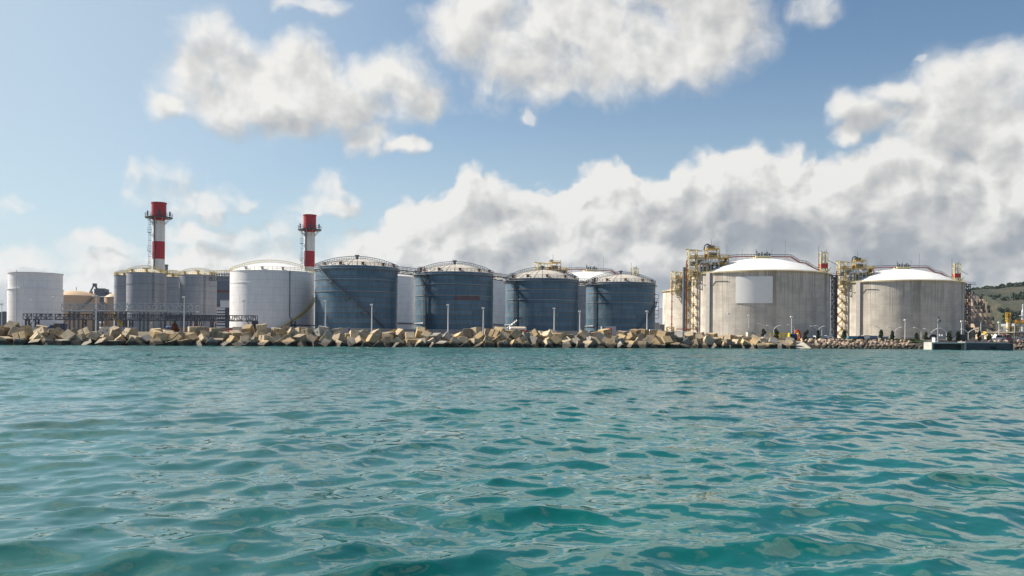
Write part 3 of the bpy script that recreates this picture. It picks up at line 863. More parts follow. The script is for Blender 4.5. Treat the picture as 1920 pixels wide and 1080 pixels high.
# ------------------------------------------------------------------ chimneys
def chimney(pxc, w_top, py, d, label, ladder=True):
    """py: rows of top, platform, red end, white end, red end"""
    t = thing('chimney', label, 'chimney', (X(pxc, d), d, G), math.atan2(-X(pxc, d), d), 'red and white striped chimneys')
    z = [Z(pxc, p, d) - G for p in py]
    R1 = w_top / 2 / F * d; Rb = R1 * 0.84
    rz_ = lambda zz: R1 * 0.87
    def seg(z0, z1, m, r, name='shaft_band'):
        MB().lathe([(r, z0), (r, z1)], 40).build(name, m, t)
    seg(z[1] - 0.6, z[0], 'red_paint', R1, 'flue_tip')
    MB().ring(R1 - 0.35, z[0] - 0.5, 0.55, 0.5, 40).build('rim', 'red_paint', t)
    MB().lathe([(R1 - 0.3, z[0] - 0.1), (R1 - 0.3, z[0] - 6)], 40).build('flue_lining', 'dark_steel', t)
    seg(z[2], z[1] - 0.6, 'red_paint', Rb); seg(z[3], z[2], 'stack_white', Rb); seg(z[4], z[3], 'red_paint', Rb); seg(0, z[4], 'stack_white', Rb)
    pr = R1 * 1.85
    MB().lathe([(Rb, z[1] - 0.5), (pr, z[1] - 0.5), (pr, z[1] - 0.1), (Rb, z[1] - 0.1)], 32).build('platform', 'dark_steel', t)
    railing(pr - 0.1, z[1] - 0.1, 20, 1.7, 0.10).build('platform_railing', 'steel_grey', t)
    for k in range(10):
        br = MB()
        a = 2 * PI * k / 10 + 0.3
        br.bar((Rb * math.sin(a), -Rb * math.cos(a), z[1] - 3.3), (pr * 0.93 * math.sin(a), -pr * 0.93 * math.cos(a), z[1] - 0.5), 0.16).build('bracket', 'galvanised', t)
    for a in (-1.5, 0.0, 1.4, 2.8):
        MB().box((pr * 0.8 * math.sin(a), -pr * 0.8 * math.cos(a), z[1] + 1.3), (0.7, 0.6, 1.6), (0, 0, a)).cyl((pr * 0.8 * math.sin(a), -pr * 0.8 * math.cos(a), z[1] + 2.1), 0.3, 0.5, 8).build('warning_light', 'dark_steel', t)
    vpipe(Rb, R_(-38), 2, z[1] - 0.6, 0.26, 0.32).build('cable_duct', 'steel_grey', t)
    ld = MB()
    xx = -Rb - 1.15
    for s_ in (-0.3, 0.3): ld.bar((xx + s_, -0.6, 6), (xx + s_, -0.6, z[1] - 1), 0.10)
    zz = 6
    while zz < z[1] - 2:
        ld.bar((xx - 0.3, -0.6, zz), (xx + 0.3, -0.6, zz), 0.08); zz += 0.8
        if int(zz / 0.8) % 3 == 0: ld.ring(0.5, zz, 0.06, 0.1, 10, c=(xx, -0.8, 0)); ld.bar((xx, -0.6, zz), (-Rb, -0.2, zz), 0.08)
    ld.build('ladder', 'steel_grey', t)
    for f in (0.86, 0.70, 0.55, 0.40):
        zc = z[1] * f
        lp = MB().bx(xx - 0.8, xx + 0.7, -1.3, 0.2, zc, zc + 0.15)
        for (ex, ey) in ((-.8, -1.3), (.7, -1.3), (-.8, .2), (.7, .2)): lp.bar((xx + ex, ey, zc), (xx + ex, ey, zc + 2.4), 0.08)
        for hh in (1.2, 2.4): lp.bar((xx - .8, -1.3, zc + hh), (xx + .7, -1.3, zc + hh), .08); lp.bar((xx - .8, -1.3, zc + hh), (xx - .8, .2, zc + hh), .08)
        lp.bar((-Rb, -0.4, zc - 1.5), (xx, -0.6, zc), 0.12)
        lp.build('landing', 'steel_grey', t)
    return t
chimney(296, 26.5, (380, 407, 414.5, 453, 486), 400, 'taller red and white striped chimney rising behind the grey silos')
chimney(579, 23.5, (403, 430, 436, 471, 500.5), 430, 'red and white striped chimney between the large white tank and the first blue tank')
tag(MB().cyl((X(311, 420), 420, G), 0.75, Z(311, 496, 420) - G, 14, 0.7).ring(0.65, Z(311, 496, 420) - G - 0.6, 0.25, 0.5, 14, c=(X(311, 420), 420, G)).build('exhaust_stack', 'steel_grey'),
    'short thin grey exhaust stack just right of the taller chimney', 'exhaust stack')

# ------------------------------------------------------------------ concrete gas tanks
def lattice(mb, x0, x1, y0, y1, z0, z1, n, w=0.28, faces=(0, 1, 2, 3)):
    cs = [(x0, y0), (x1, y0), (x1, y1), (x0, y1)]
    for (x, y) in cs: mb.bar((x, y, z0), (x, y, z1), w)
    for i in range(n + 1):
        z = z0 + (z1 - z0) * i / n
        for k in faces: mb.bar((*cs[k], z), (*cs[(k + 1) % 4], z), w * 0.8)
        if i < n:
            z2 = z0 + (z1 - z0) * (i + 1) / n
            for k in faces:
                a, b_ = (cs[k], cs[(k + 1) % 4]) if i % 2 else (cs[(k + 1) % 4], cs[k])
                mb.bar((*a, z), (*b_, z2), w * 0.65)
    return mb

def at_radius(px0, px1, R):
    a, b_ = math.atan((px0 - 960) / F), math.atan((px1 - 960) / F); D = R / math.sin((b_ - a) / 2); m_ = (a + b_) / 2
    return D * math.sin(m_), D * math.cos(m_)
LR = 40.0
GX, GY = at_radius(1296, 1556, LR)
LH = Z(1556, 518, GY) - G
LRISE = Z(1430, 485.5, GY) - G - LH
print('gas tank', GX, GY, LH, LRISE)
def gas_tank(cx, cy, label):
    t = thing('gas_tank', label, 'gas tank', (cx, cy, G), 0, 'huge concrete gas tanks with white domes')
    MB().lathe([(LR, -0.3), (LR, LH)], 128).build('wall', 'tank_concrete', t, cyl_uv=LR)
    rm = MB(); rm.ring(LR - 0.6, LH, 0.7, 0.35, 128); rm.build('ring_beam', 'tank_concrete', t, cyl_uv=LR)
    dm = MB(); cap(dm, LR - 2.5, LH + 0.1, LRISE, 128, 16); dm.build('dome', 'bright_white', t)
    for a in (R_(-60), R_(30), R_(120), R_(-150)):
        bt = MB(); bt.box((0, 0, 0), (0.1, 0.1, 0.1)); bt = MB()
        bt.box(((LR + 0.4) * math.sin(a), -(LR + 0.4) * math.cos(a), LH / 2), (3.2, 1.6, LH), (0, 0, a))
        if a == R_(-60) or a > 2 or a < -2: bt.build('buttress', 'wall_concrete', t)
    # rim gallery with brackets
    gl = MB(); gl.ring(LR + 0.1, LH - 0.3, 1.0, 0.10, 128)
    for k in range(60):
        a = 2 * PI * k / 72
        gl.bar(((LR) * math.sin(a), -(LR) * math.cos(a), LH - 1.5), ((LR + 1.0) * math.sin(a), -(LR + 1.0) * math.cos(a), LH - 0.3), 0.09)
    gl.build('rim_gallery', 'pale_yellow', t)
    railing(LR + 1.0, LH - 0.25, 110, 1.1, 0.09).build('rim_railing', 'pale_yellow', t)
    rp = MB(); rp.ring(LR - 1.6, LH + 0.5, 0.2, 0.2, 128); rp.build('sprinkler_pipe', 'pale_yellow', t)
    # spray water branch pipes hanging on the upper wall
    bp_ = MB()
    def cw(a, z, r=LR + 0.25): return Vector((r * math.sin(a), -r * math.cos(a), z))
    bp_.tube([cw(R_(-58 + 0), LH - 7.5), cw(R_(-56), LH - 7.4), cw(R_(-53), LH - 5.0)] + [cw(R_(-50 + 3 * i), LH - 5.0 - 0.1 * i) for i in range(4)], 0.16, 6)
    bp_.tube([cw(R_(-88), LH - 3.0), cw(R_(-80), LH - 5.5), cw(R_(-72), LH - 5.6), cw(R_(-66), LH - 6.8), cw(R_(-62), LH - 6.8)], 0.16, 6)
    bp_.build('branch_pipe', 'steel_grey', t)
    # stair tower with zig-zag flights on the seaward left flank
    st = MB(); sx0, sx1, sy0, sy1 = -LR - 2.6, -LR + 2.4, -13.5, -9.5
    sx0, sx1, sy0, sy1 = -LR - 4.6, -LR - 0.9, -8.0, -5.0
    lattice(st, sx0, sx1, sy0, sy1, 0, LH + 1, 12, 0.2, (1, 3))
    st.build('stair_frame', 'yellow_paint', t)
    fl = MB(); n = 12
    for i in range(n):
        z0 = LH * i / n; z1 = LH * (i + 1) / n
        xa, xb = (sx0, sx1 + 0.3) if i % 2 else (sx1 + 0.3, sx0)
        fl.bar((xa, sy0 + 0.6, z0), (xb, sy0 + 0.6, z1), 1.0, 0.32)
        fl.bar((xa, sy0 + 0.1, z0 + 1.1), (xb, sy0 + 0.1, z1 + 1.1), 0.2); fl.bar((xa, sy0 + 0.1, z0 + 0.6), (xb, sy0 + 0.1, z1 + 0.6), 0.14)
        fl.bx(xb - .9, xb + .9, sy0 - 0.2, sy1, z1 - 0.1, z1 + 0.12)
        for s_ in (-1, 0, 1): fl.bar((xb + s_, sy0 - 0.1, z1), (xb + s_, sy0 - 0.1, z1 + 1.2), 0.16)
        fl.bar((xb - 1.1, sy0 - 0.1, z1 + 1.2), (xb + 1.1, sy0 - 0.1, z1 + 1.2), 0.18)
    fl.build('stair_flight', 'yellow_paint', t)
    # process structure above the left rim
    pf = MB(); zb = LH + 0.6
    lattice(pf, -44.5, -40.0, -12, -6, zb - 4, LH + 14.0, 5, 0.42)
    lattice(pf, -39.5, -34.5, -10, -4, zb, LH + 11.0, 4, 0.32)
    pf.bar((-46.5, -9, LH + 14.6), (-36.5, -9, LH + 13.6), 0.5, 0.6)
    pf.build('process_frame', 'pale_yellow', t)
    pf = MB()
    lattice(pf, -34.0, -27.0, -12, -4, LH + 9.5, LH + 14.6, 2, 0.28)
    lattice(pf, -26.0, -21.0, -9, -3, LH + 1, LH + 11.5, 4, 0.3)
    for (x0, x1, z) in ((-44, -21, LH + 9.4), (-41, -22, LH + 5.4), (-44, -26, LH + 1.2), (-34, -27, LH + 14.8)):
        pf.bx(x0, x1, -12, -3.5, z, z + 0.25)
        for i in range(int((x1 - x0) / 1.6) + 1): pf.bar((x0 + i * 1.6, -12.2, z), (x0 + i * 1.6, -12.2, z + 1.3), 0.14)
        pf.bar((x0, -12.2, z + 1.3), (x1, -12.2, z + 1.3), 0.18); pf.bar((x0, -12.2, z + 0.7), (x1, -12.2, z + 0.7), 0.12)
    for x in (-38, -33.5, -29.5, -25.5): pf.bar((x, -11.8, zb - 1), (x, -11.8, LH + 9.4), 0.4); pf.bar((x, -4, zb), (x, -4, LH + 9.4), 0.36)
    pf.bar((-28, -14, LH + 0.5), (-20.5, -10, LH + 6.5), 1.6, 0.4); pf.bar((-28, -14.4, LH + 1.9), (-20.5, -10.4, LH + 7.9), 0.25)
    pf.build('process_deck', 'yellow_paint', t)
    pp = MB()
    for i, x in enumerate((-36.8, -34.6, -32.2, -29.8, -27.4)):
        pp.tube([(x, -12.8, LH + 0.8), (x, -12.8, LH + 8.2), (x, -12.4, LH + 8.9), (x, -11.2, LH + 9.0)], 0.32, 8)
    pp.tube([(-38.6, -13.4, LH + 1), (-38.6, -13.4, LH + 6.0), (-37.9, -13.4, LH + 6.7), (-28, -13.4, LH + 7.2)], 0.5, 10)
    pp.tube([(-24.8, -11, LH + 0.8), (-24.8, -11, LH + 4), (-23.6, -10.5, LH + 4.5), (-18, -9, LH + 5.2)], 0.35, 8)
    pp.build('riser_pipe', 'galvanised', t)
    for (x, y, z, dx, dz_) in ((-37, -7, 7, 3, 3.2), (-31, -8, 3.2, 2.2, 4), (-30, -7, 11.6, 4.6, 2.6), (-24, -6, 6.5, 2.6, 2.8), (-28.5, -7, 6.2, 2.4, 2.6), (-42, -8, 6, 2.2, 2.4), (-33, -8, 16, 1.3, 1.8), (-21.5, -6, 4.4, 3, 1.8)):
        MB().box((x, y, LH + z), (dx, 3.4, dz_)).build('process_unit', 'steel_grey', t, bevel=0.1)
    MB().cyl((-24, -9, LH + 1), 1.1, 4.2, 12).build('vessel', 'steel_grey', t); MB().cyl((-33, -9, LH + 0.8), 0.9, 6, 12).build('vessel', 'galvanised', t)
    for (x, y, z, dx, dz_) in ((-40, -8, 10.5, 1.6, 2.2), (-34.5, -9, 10.8, 1.4, 1.8), (-22.5, -8, 8.6, 1.0, 2.6), (-35.5, -7, 3.0, 2.2, 2.8)):
        MB().box((x, y, LH + z), (dx, 2.4, dz_)).build('valve_cabinet', 'rust', t)
    jb = MB().tube([(-35.5, -9, LH + 14), (-35.2, -9, LH + 16.8), (-33.6, -9, LH + 17.8), (-31.5, -9, LH + 16.8)], 0.4, 8); jb.box((-30.5, -8, LH + 16.2), (2.6, 2, 1.6)); jb.build('hoist', 'dark_steel', t)
    # tall riser on the left flank
    rs = MB().tube([(-47.0, -8.5, 0), (-47.0, -8.5, LH + 4)], 0.85, 12); rs.build('main_riser', 'steel_grey', t)
    rs = MB().tube([(-45.7, -9.4, 0), (-45.7, -9.4, LH + 8.0)], 0.42, 10)
    for z in range(4, 36, 6): rs.box((-45.2, -8.7, z), (3.0, 0.3, 0.3))
    rs.build('riser', 'red_brown', t)
    # pipe walkway over the dome
    zt = LH + LRISE
    path = [Vector((-21, -5, LH + 10.3)), Vector((-12, -5, zt + 0.9)), Vector((17, -5, zt + 0.9)), Vector((22, -5, zt - 2.2)), Vector((26, -5, zt - 2.8)), Vector((31.5, -5.5, zt - 6.2)), Vector((34, -6, zt - 6.8))]
    wp = MB(); wr = MB(); sp_ = MB()
    for a, b_ in zip(path, path[1:]):
        wp.bar(a, b_, 1.8, 0.5); n = max(2, int((b_ - a).length / 1.8))
        for s_ in (-0.9, 0.9):
            o = Vector((0, s_, 0)); wr.bar(a + o + Vector((0, 0, 1.3)), b_ + o + Vector((0, 0, 1.3)), 0.16)
            for i in range(n): q = a + (b_ - a) * i / n + o; wr.bar(q, q + Vector((0, 0, 1.3)), 0.13)
    wp.build('pipe_bridge', 'red_brown', t); wr.build('pipe_bridge_railing', 'steel_grey', t)
    for x in (-16, -9, -3, 3, 9, 15, 21, 27, 31):
        zz = zt + 0.6 if x <= 17 else zt - 2.6 if x < 24 else zt - 4.0 if x < 28 else zt - 6.2
        dz = LH + cap_z(LR - 2.5, LRISE, math.hypot(x, 5))
        if x == -16: zz = zt - 0.2
        for s_ in (-0.9, 0.9): sp_.bar((x, -5 + s_, dz), (x, -5 + s_, zz), 0.16)
        if zz - dz > 2.5: sp_.bar((x, -5.9, dz), (x + 3, -5.9, zz), 0.14)
    sp_.build('bridge_support', 'pale_yellow', t)
    cp = MB().bx(-4.5, 4.5, -8, -2, zt - 0.1, zt + 1.1); cp.build('centre_platform', 'pale_yellow', t)
    cp = MB()
    for x, h in ((-3.6, 2.6), (-2.2, 1.6), (-0.5, 2.0), (1.4, 1.5), (2.6, 2.3), (4, 1.4)): cp.cyl((x, -6, zt + 1.1), 0.45, h, 10); cp.cyl((x, -6, zt + 1.1 + h), 0.7, 0.3, 10)
    cp.bar((-3.6, -7.2, zt + 1), (-4.4, -7.2, zt + 5.4), 0.14); cp.bar((4.2, -7.2, zt + 1), (5.4, -7.2, zt + 5.6), 0.14)
    cp.build('vent_cluster', 'steel_grey', t)
    # relief tower on the right
    rt = MB(); lattice(rt, 34.0, 38.0, -8, -4.4, LH + 1, LH + 13.4, 4, 0.36); rt.build('relief_tower', 'pale_yellow', t)
    for x in (35.2, 37.0): MB().tube([(x, -6.2, LH + 4), (x, -6.2, LH + 13.8), (x - 0.5, -6.2, LH + 14.5)], 0.4, 8).build('relief_pipe', 'galvanised', t)
    MB().bx(34.0, 38.0, -8.2, -4.6, LH + 4.4, LH + 6.9).build('red_cabinet', 'red_paint', t)
    for p_, q_, w_ in (((33.6, -5, LH + 1), (33.6, -5, LH + 17.5), .2), ((38.2, -5, LH + 13), (38.2, -5, LH + 15.6), .2), ((38, -6, LH + 9.5), (43.5, -7, LH + 6.5), .25), ((-30.5, -6, LH + 15), (-30.5, -6, LH + 21), .18)):
        MB().bar(p_, q_, w_).build('mast', 'steel_grey', t)
    bs = MB()
    for s_ in (-1, 1): bs.bar((34 + 1.5 * s_, -10, LH + 0.4), (36 + 1.5 * s_, -7, LH + 5.4), 0.5)
    bs.bar((33, -12, LH + 1.6), (38.5, -11, LH + 2.6), 0.35); bs.bar((36, -9, LH + 1), (39.5, -9.5, LH + 4.5), 0.4); bs.build('tower_base', 'yellow_paint', t)
    # lightning rods
    for (x, y, h) in ((-18, 8, 9), (-8, 10, 7), (7, 10, 7), (18, 9, 12), (-13, 3, 5)):
        MB().bar((x, y, LH + 3), (x, y, LH + LRISE + h), 0.13).build('lightning_rod', 'steel_grey', t)
    # escape ladder tower at the far right
    er = MB(); a = R_(72)
    ex, ey = (LR + 2.2) * math.sin(a), -(LR + 2.2) * math.cos(a)
    lattice(er, ex - 1.3, ex + 1.3, ey - 1.3, ey + 1.3, 0, LH - 0.4, 20, 0.34)
    for i in range(14): er.bx(ex - 1.6, ex + 1.6, ey - 1.6, ey + 1.6, LH / 14 * i + 0.8, LH / 14 * i + 1.0)
    er.bx(ex - 2.5, ex + 5.2, ey - 1.2, ey + 1.2, LH - 0.6, LH - 0.3); er.bar((ex - 2.5, ey - 1.2, LH + 0.8), (ex + 5, ey - 1.2, LH + 0.6), 0.16)
    er.build('escape_tower', 'dark_steel', t)
    er = MB()
    for s_ in (-1.3, 1.3): er.bar((ex + s_, ey - 1.5, 0), (ex + s_, ey - 1.5, LH), 0.24)
    er.build('escape_tower_guard', 'rust', t)
    return t
gc, gr, _ = tank_place(1297, 1555, 513)
ga = gas_tank(GX, GY, 'concrete gas tank bearing a blank pale rectangular panel on its wall')
# the pale panel follows the wall
view = math.atan2(GX, GY); DD = math.hypot(GX, GY)
fr0, fr1 = [math.tan(math.atan((p_ - 960) / F) - view) * (DD - LR * .98) / LR for p_ in (1379, 1448)]
a0, a1 = math.asin(fr0) - view, math.asin(fr1) - view
zb_, zt_ = Z(1414, 568, GY - LR) - G, Z(1414, 517.5, GY - LR) - G
pb = MB()
pb.lathe([(LR + 0.14, zb_), (LR + 0.28, zb_), (LR + 0.28, zt_), (LR + 0.14, zt_), (LR + 0.14, zb_)], 24, a0=a0, a1=a1)
for a in (a0, a1):
    s_, c_ = math.sin(a), -math.cos(a)
    pb.add([((LR + .14) * s_, (LR + .14) * c_, zb_), ((LR + .28) * s_, (LR + .28) * c_, zb_), ((LR + .28) * s_, (LR + .28) * c_, zt_), ((LR + .14) * s_, (LR + .14) * c_, zt_)], [(0, 1, 2, 3)])
x2, y2 = at_radius(1567, 1808, LR); x3, y3 = at_radius(1242, 1430, LR); x4, y4 = at_radius(998, 1204, LR)
for (x_, y_, ang, lb) in ((x2, y2, 0, 'rightmost concrete gas tank, in front of the quarried hillside'),
                     (x3, y3, 24, 'concrete gas tank half hidden behind the left side of the tank with the pale panel'),
                     (x4, y4, 22, 'far gas tank whose white dome shows between the two rightmost blue tanks')):
    c_ = copy_tree(ga); c_.location = (x_, y_, G); c_.rotation_euler = (0, 0, R_(ang)); c_['label'] = lb
    if ang:
        for ch in list(c_.children):
            if ch.name.split('.')[0] in ('stair_frame', 'stair_flight', 'main_riser', 'hoist', 'escape_tower', 'escape_tower_guard'): bpy.data.objects.remove(ch)
    print('copy at', x_, y_)
pb.build('blank_panel', mat('panel_white', (0.84, 0.84, 0.83), 0.5, var=0.02, scale=0.2), ga)

# ------------------------------------------------------------------ pipe racks at left
def rack(name, label, x0, x1, y, z0, z1, bays, posts, w, m, post_m, wide=2.2, legs_w=0.5, zz=False):
    t = thing(name, label, 'pipe rack', ((x0 + x1) / 2, y, G), 0)
    cx = (x0 + x1) / 2; x0 -= cx; x1 -= cx; z0 -= G; z1 -= G
    tr = MB(); n = bays
    for yy in (0, wide):
        tr.bar((x0, yy, z0), (x1, yy, z0), w * 1.3); tr.bar((x0, yy, z1), (x1, yy, z1), w * 1.3)
        for i in range(n + 1):
            x = x0 + (x1 - x0) * i / n
            tr.bar((x, yy, z0), (x, yy, z1), w)
            if i < n:
                xn = x0 + (x1 - x0) * (i + 1) / n
                if (i % 2) ^ (yy > 0): tr.bar((x, yy, z0), (xn, yy, z1), w * 0.8)
                else: tr.bar((x, yy, z1), (xn, yy, z0), w * 0.8)
    for i in range(n + 1):
        x = x0 + (x1 - x0) * i / n
        tr.bar((x, 0, z1), (x, wide, z1), w * 0.8); tr.bar((x, 0, z0), (x, wide, z0), w * 0.8)
    tr.build('truss', m, t)
    for px in posts:
        x = px - cx; lg = MB()
        for yy in (0.1, wide - 0.1): lg.bar((x, yy, 0), (x, yy, z0), legs_w)
        lg.bar((x, 0, z0 * 0.5), (x, wide, z0 * 0.9), legs_w * 0.5)
        lg.build('leg', post_m, t)
    return t, x0, x1, z0, z1, cx
d = 262
t, x0, x1, z0, z1, cx = rack('pipe_rack', 'long dark low truss pipe rack running behind the breakwater at left', X(43, d), X(479, d), d, Z(43, 598, d) - 0.1, Z(43, 588.3, d), 50,
     [X(p, d) for p in (48, 66, 155, 232, 243, 365, 395, 473, 479)], 0.15, 'dark_steel', 'dark_steel', 2.0, 0.40)
pi = MB()
for k in range(2): pi.tube([(x0, 0.6 + 0.6 * k, z0 + 0.15), (x1, 0.6 + 0.6 * k, z0 + 0.15)], 0.09, 6)
pi.build('pipe_run', 'steel_grey', t)
br = MB()
for xa in (X(50, d) - cx, X(463, d) - cx): br.bar((xa, 0, 0.3), (xa + 2.2, 0, z0), 0.2); br.bar((xa + 2.2, 0, 0.3), (xa, 0, z0), 0.2)
br.build('brace', 'dark_steel', t)
d = 276
t, x0, x1, z0, z1, cx = rack('pipe_rack', 'taller pale grey pipe rack with slanted stays in front of the silos', X(115, d), X(367, d), d, Z(115, 584, d), Z(115, 573, d) + 0.4, 34,
     [X(p, d) for p in (130, 138, 175, 183, 217, 228, 262, 270, 302, 312, 352)], 0.13, 'pale_steel', 'steel_grey', 3.2, 0.5)
pi = MB()
for k in range(5): pi.tube([(x0, 0.4 + 0.55 * k, z0 + 0.3), (x1, 0.4 + 0.55 * k, z0 + 0.3)], 0.2, 6)
pi.build('pipe_run', 'pale_steel', t)
sy = MB()
for i in range(15):
    x = x0 + (x1 - x0) * (i + 0.3) / 15
    sy.bar((x, -0.2, z1 + 0.5), (x + 1.6, -0.2, z1 - 0.9), 0.16)
    if i % 2: sy.bar((x + 2.6, -0.2, z1 - 2.1), (x + 3.8, -0.2, z1 - 0.9), 0.14)
sy.bar((x0, -0.2, z1 + 0.55), (x1, -0.2, z1 + 0.55), 0.12); sy.build('slanted_stay', 'galvanised', t)
t_, *_r = rack('pipe_rack', 'short pale lattice pipe rack crossing in front of the wide grey silo', X(280, 268), X(368, 268), 268, Z(280, 600.5, 268), Z(280, 591, 268), 9,
     [X(p, 268) for p in (281, 313, 367)], 0.18, 'pale_steel', 'pale_steel', 1.6, 0.36)
t_, *_r = rack('pipe_rack', 'low blue grey steel trestle between the far grey silo and the white tank', X(312, 266), X(404, 266), 264.6, Z(312, 600.5, 266), Z(312, 592.5, 266), 26,
     [X(p, 266) for p in (330, 378)], 0.13, 'steel_grey', 'dark_steel', 1.0, 0.36)
# yellow stair down from the taller rack
ys = thing('yellow_stair', 'yellow open stair descending to the right in front of the grey silos', 'stair', (X(207, 272), 272, G))
q = MB(); za, zb2 = Z(207, 588, 272) - G, 0.6; L_ = X(234, 272) - X(207, 272)
for s_ in (0, 0.9): q.bar((0, s_, za), (L_, s_, zb2), 0.14, 0.3); q.bar((0, s_, za + 1.1), (L_, s_, zb2 + 1.1), 0.12)
for i in range(18): q.box((L_ * i / 17, 0.45, za + (zb2 - za) * i / 17), (0.3, 0.9, 0.06))
for i in range(6): q.bar((L_ * i / 5, 0, za + (zb2 - za) * i / 5), (L_ * i / 5, 0, za + (zb2 - za) * i / 5 + 1.1), 0.10)
q.build('stair_flight', 'yellow_paint', ys)

# ------------------------------------------------------------------ harbour crane and plant behind
d = 430
t = thing('harbour_crane', 'grey blue harbour crane with an inverted V jib behind the beige tanks', 'crane', (X(185, d), d, G))
m_ = lambda px, py: Vector((X(px, d) - X(185, d), 0, Z(px, py, d) - G))
q = MB().bar(m_(176.5, 533), m_(165.5, 553), 0.55).bar(m_(176.5, 533), m_(187, 554), 0.65).bar(m_(178.5, 536), m_(192, 552), 0.2).box(m_(177, 534.5), (1.6, 1.4, 1.6)); q.build('jib', 'steel_grey', t)
q = MB().box((m_(190, 550) + m_(190, 545)) / 2, (5.0, 5, 2.8)).box(m_(191, 544), (2.6, 3, 1.6)).box(m_(199, 549.3), (3.6, 3, 0.5)); q.build('machinery_house', 'steel_grey', t)
q = MB()
for px in (180, 184, 188, 192, 196): q.bar(m_(px, 548), m_(px, 540.5), 0.14)
q.bar(m_(180, 541.5), m_(196, 541.5), 0.16); q.bar(m_(180, 545), m_(198, 545), 0.14); q.build('railing', 'pale_steel', t)
q = MB().box(m_(188, 553.5), (9.2, 7, 0.9)).box(m_(190, 580), (4.6, 5, 12)); q.build('portal', 'panel_blue', t)
q = MB().box(m_(177.5, 577), (2.2, 3, 12)).box(m_(184.6, 577) - Vector((0, 3, 0)), (1.3, 1.5, 12)); q.build('tower', 'pale_steel', t)
t = thing('loading_hopper', 'pale grey hopper and pump skid under the harbour crane', 'hopper', (X(186, 400), 400, G))
q = MB().bx(-2.5, 3, 0, 3, 3.2, 4.2).bx(-1.5, 1, 0, 3, 0, 3.2); q.build('skid', 'pale_steel', t)
MB().tube([(-3, -0.5, 1.2), (3.8, -0.5, 1.6)], 0.8, 10).build('tank', 'cream_paint', t)

def block(name, label, cat, px0, px1, py0, d, m, dep=12, roof=None, group=None, win=None, rz=0.0):
    x0, x1 = X(px0, d), X(px1, d); h = Z((px0 + px1) / 2, py0, d) - G
    t = thing(name, label, cat, ((x0 + x1) / 2, d, G), rz, group)
    w = x1 - x0
    MB().bx(-w / 2, w / 2, 0, dep, -0.3, h).build('wall', m, t)
    if roof: MB().bx(-w / 2 - 0.15, w / 2 + 0.15, -0.15, dep + 0.15, h, h + max(0.12, h * 0.03)).build('roof', roof, t)
    return t, w, h
t, w, h = block('industrial_building', 'tall blue grey process building between the silos and the large white tank', 'building', 404, 450, 521, 420, 'panel_blue', 20, 'steel_grey')
q = MB().bx(-w / 2, w / 2, -0.25, -0.05, h * 0.74, h * 0.77).bx(-w / 2, w / 2, -0.25, -0.05, h * 0.5, h * 0.52); q.build('cladding_rail', 'rust', t)
q = MB()
for i in range(9): q.bar((-w / 2 + i * w / 8, 0.2, h), (-w / 2 + i * w / 8, 0.2, h + 1.6), 0.18)
q.bar((-w / 2, 0.2, h + 1.6), (w / 2, 0.2, h + 1.6), 0.2); q.build('roof_railing', 'steel_grey', t)
t, w, h = block('office_building', 'plain pale box building beside the blue grey process building', 'building', 412.5, 440, 564, 385, 'office_white', 10, 'pale_steel')
t, w, h = block('cooling_unit', 'white louvred cooling building with horizontal bands', 'building', 404, 421.5, 577, 345, 'panel_blue', 8, 'office_white')
for i in range(7): MB().bx(-w / 2 - 0.15, w / 2 + 0.1, -0.45, -0.02, h - 0.9 - i * 1.15, h - 0.25 - i * 1.15).build('louvre_band', 'bright_white', t)
t, w, h = block('cooling_unit', 'dark side block attached right of the louvred cooling building', 'building', 421.8, 436, 577.5, 346, 'steel_grey', 8, 'pale_steel')
# containers stacked at the far left edge
for i, (a, b_, top, mm, lb) in enumerate(((-22, -9, 588, 'slate_blue', 'slate blue shipping container stack cut by the left edge of the picture'), (-8.6, 3, 586, 'panel_blue', 'dark blue grey container stack left of the flat topped white tank, outer one'), (3.4, 11.5, 585, 'panel_blue', 'dark blue grey container stack touching the flat topped white tank'))):
    t, w, h = block('container_stack', lb, 'container', a, b_, top, 330, mm, 6, 'steel_grey')
    q = MB()
    n = int(w / 0.5)
    for k in range(n): q.bx(-w / 2 + (k + .25) * w / n, -w / 2 + (k + .65) * w / n, -0.08, 0, 0.1, h - 0.1)
    q.build('corrugation', 'steel_grey', t)

# ------------------------------------------------------------------ quay walls
def wallrun(name, label, pts, py_top, m, th=0.5, copem='dock_concrete', group=None, zbase=0):
    """pts: (px, depth); py_top: row of the wall top at each point"""
    t = thing(name, label, 'wall', (0, 0, 0), 0, group)
    mb = MB(); cp = MB()
    for ((a, da), (b_, db)), (ta, tb) in zip(zip(pts, pts[1:]), zip(py_top, py_top[1:])):
        A = Vector((X(a, da), da, G + zbase)); B = Vector((X(b_, db), db, G + zbase)); ha = Z(a, ta, da); hb = Z(b_, tb, db)
        mb.add([A, B, B + Vector((0, th, 0)), A + Vector((0, th, 0)), (A.x, A.y, ha), (B.x, B.y, hb), (B.x, B.y + th, hb), (A.x, A.y + th, ha)],
               [(0, 1, 5, 4), (2, 3, 7, 6), (4, 5, 6, 7), (1, 2, 6, 5), (0, 4, 7, 3)])
        cp.bar((A.x, A.y + th / 2, ha + 0.06), (B.x, B.y + th / 2, hb + 0.06), th + 0.16, 0.12)
    mb.build('wall_face', m, t); cp.build('coping', copem, t)
    return t
wallrun('bund_wall', 'reddish grey bund wall below the large white tank', [(300, 272), (440, 272), (560, 274), (640, 276)], [616, 615, 616, 617], 'wall_reddish')
wallrun('bund_wall', 'low pale bund wall along the foot of the blue tanks', [(641, 268), (780, 274), (940, 285), (1100, 296), (1235, 304)], [615.5, 618, 619.5, 621.5, 624], 'wall_concrete')
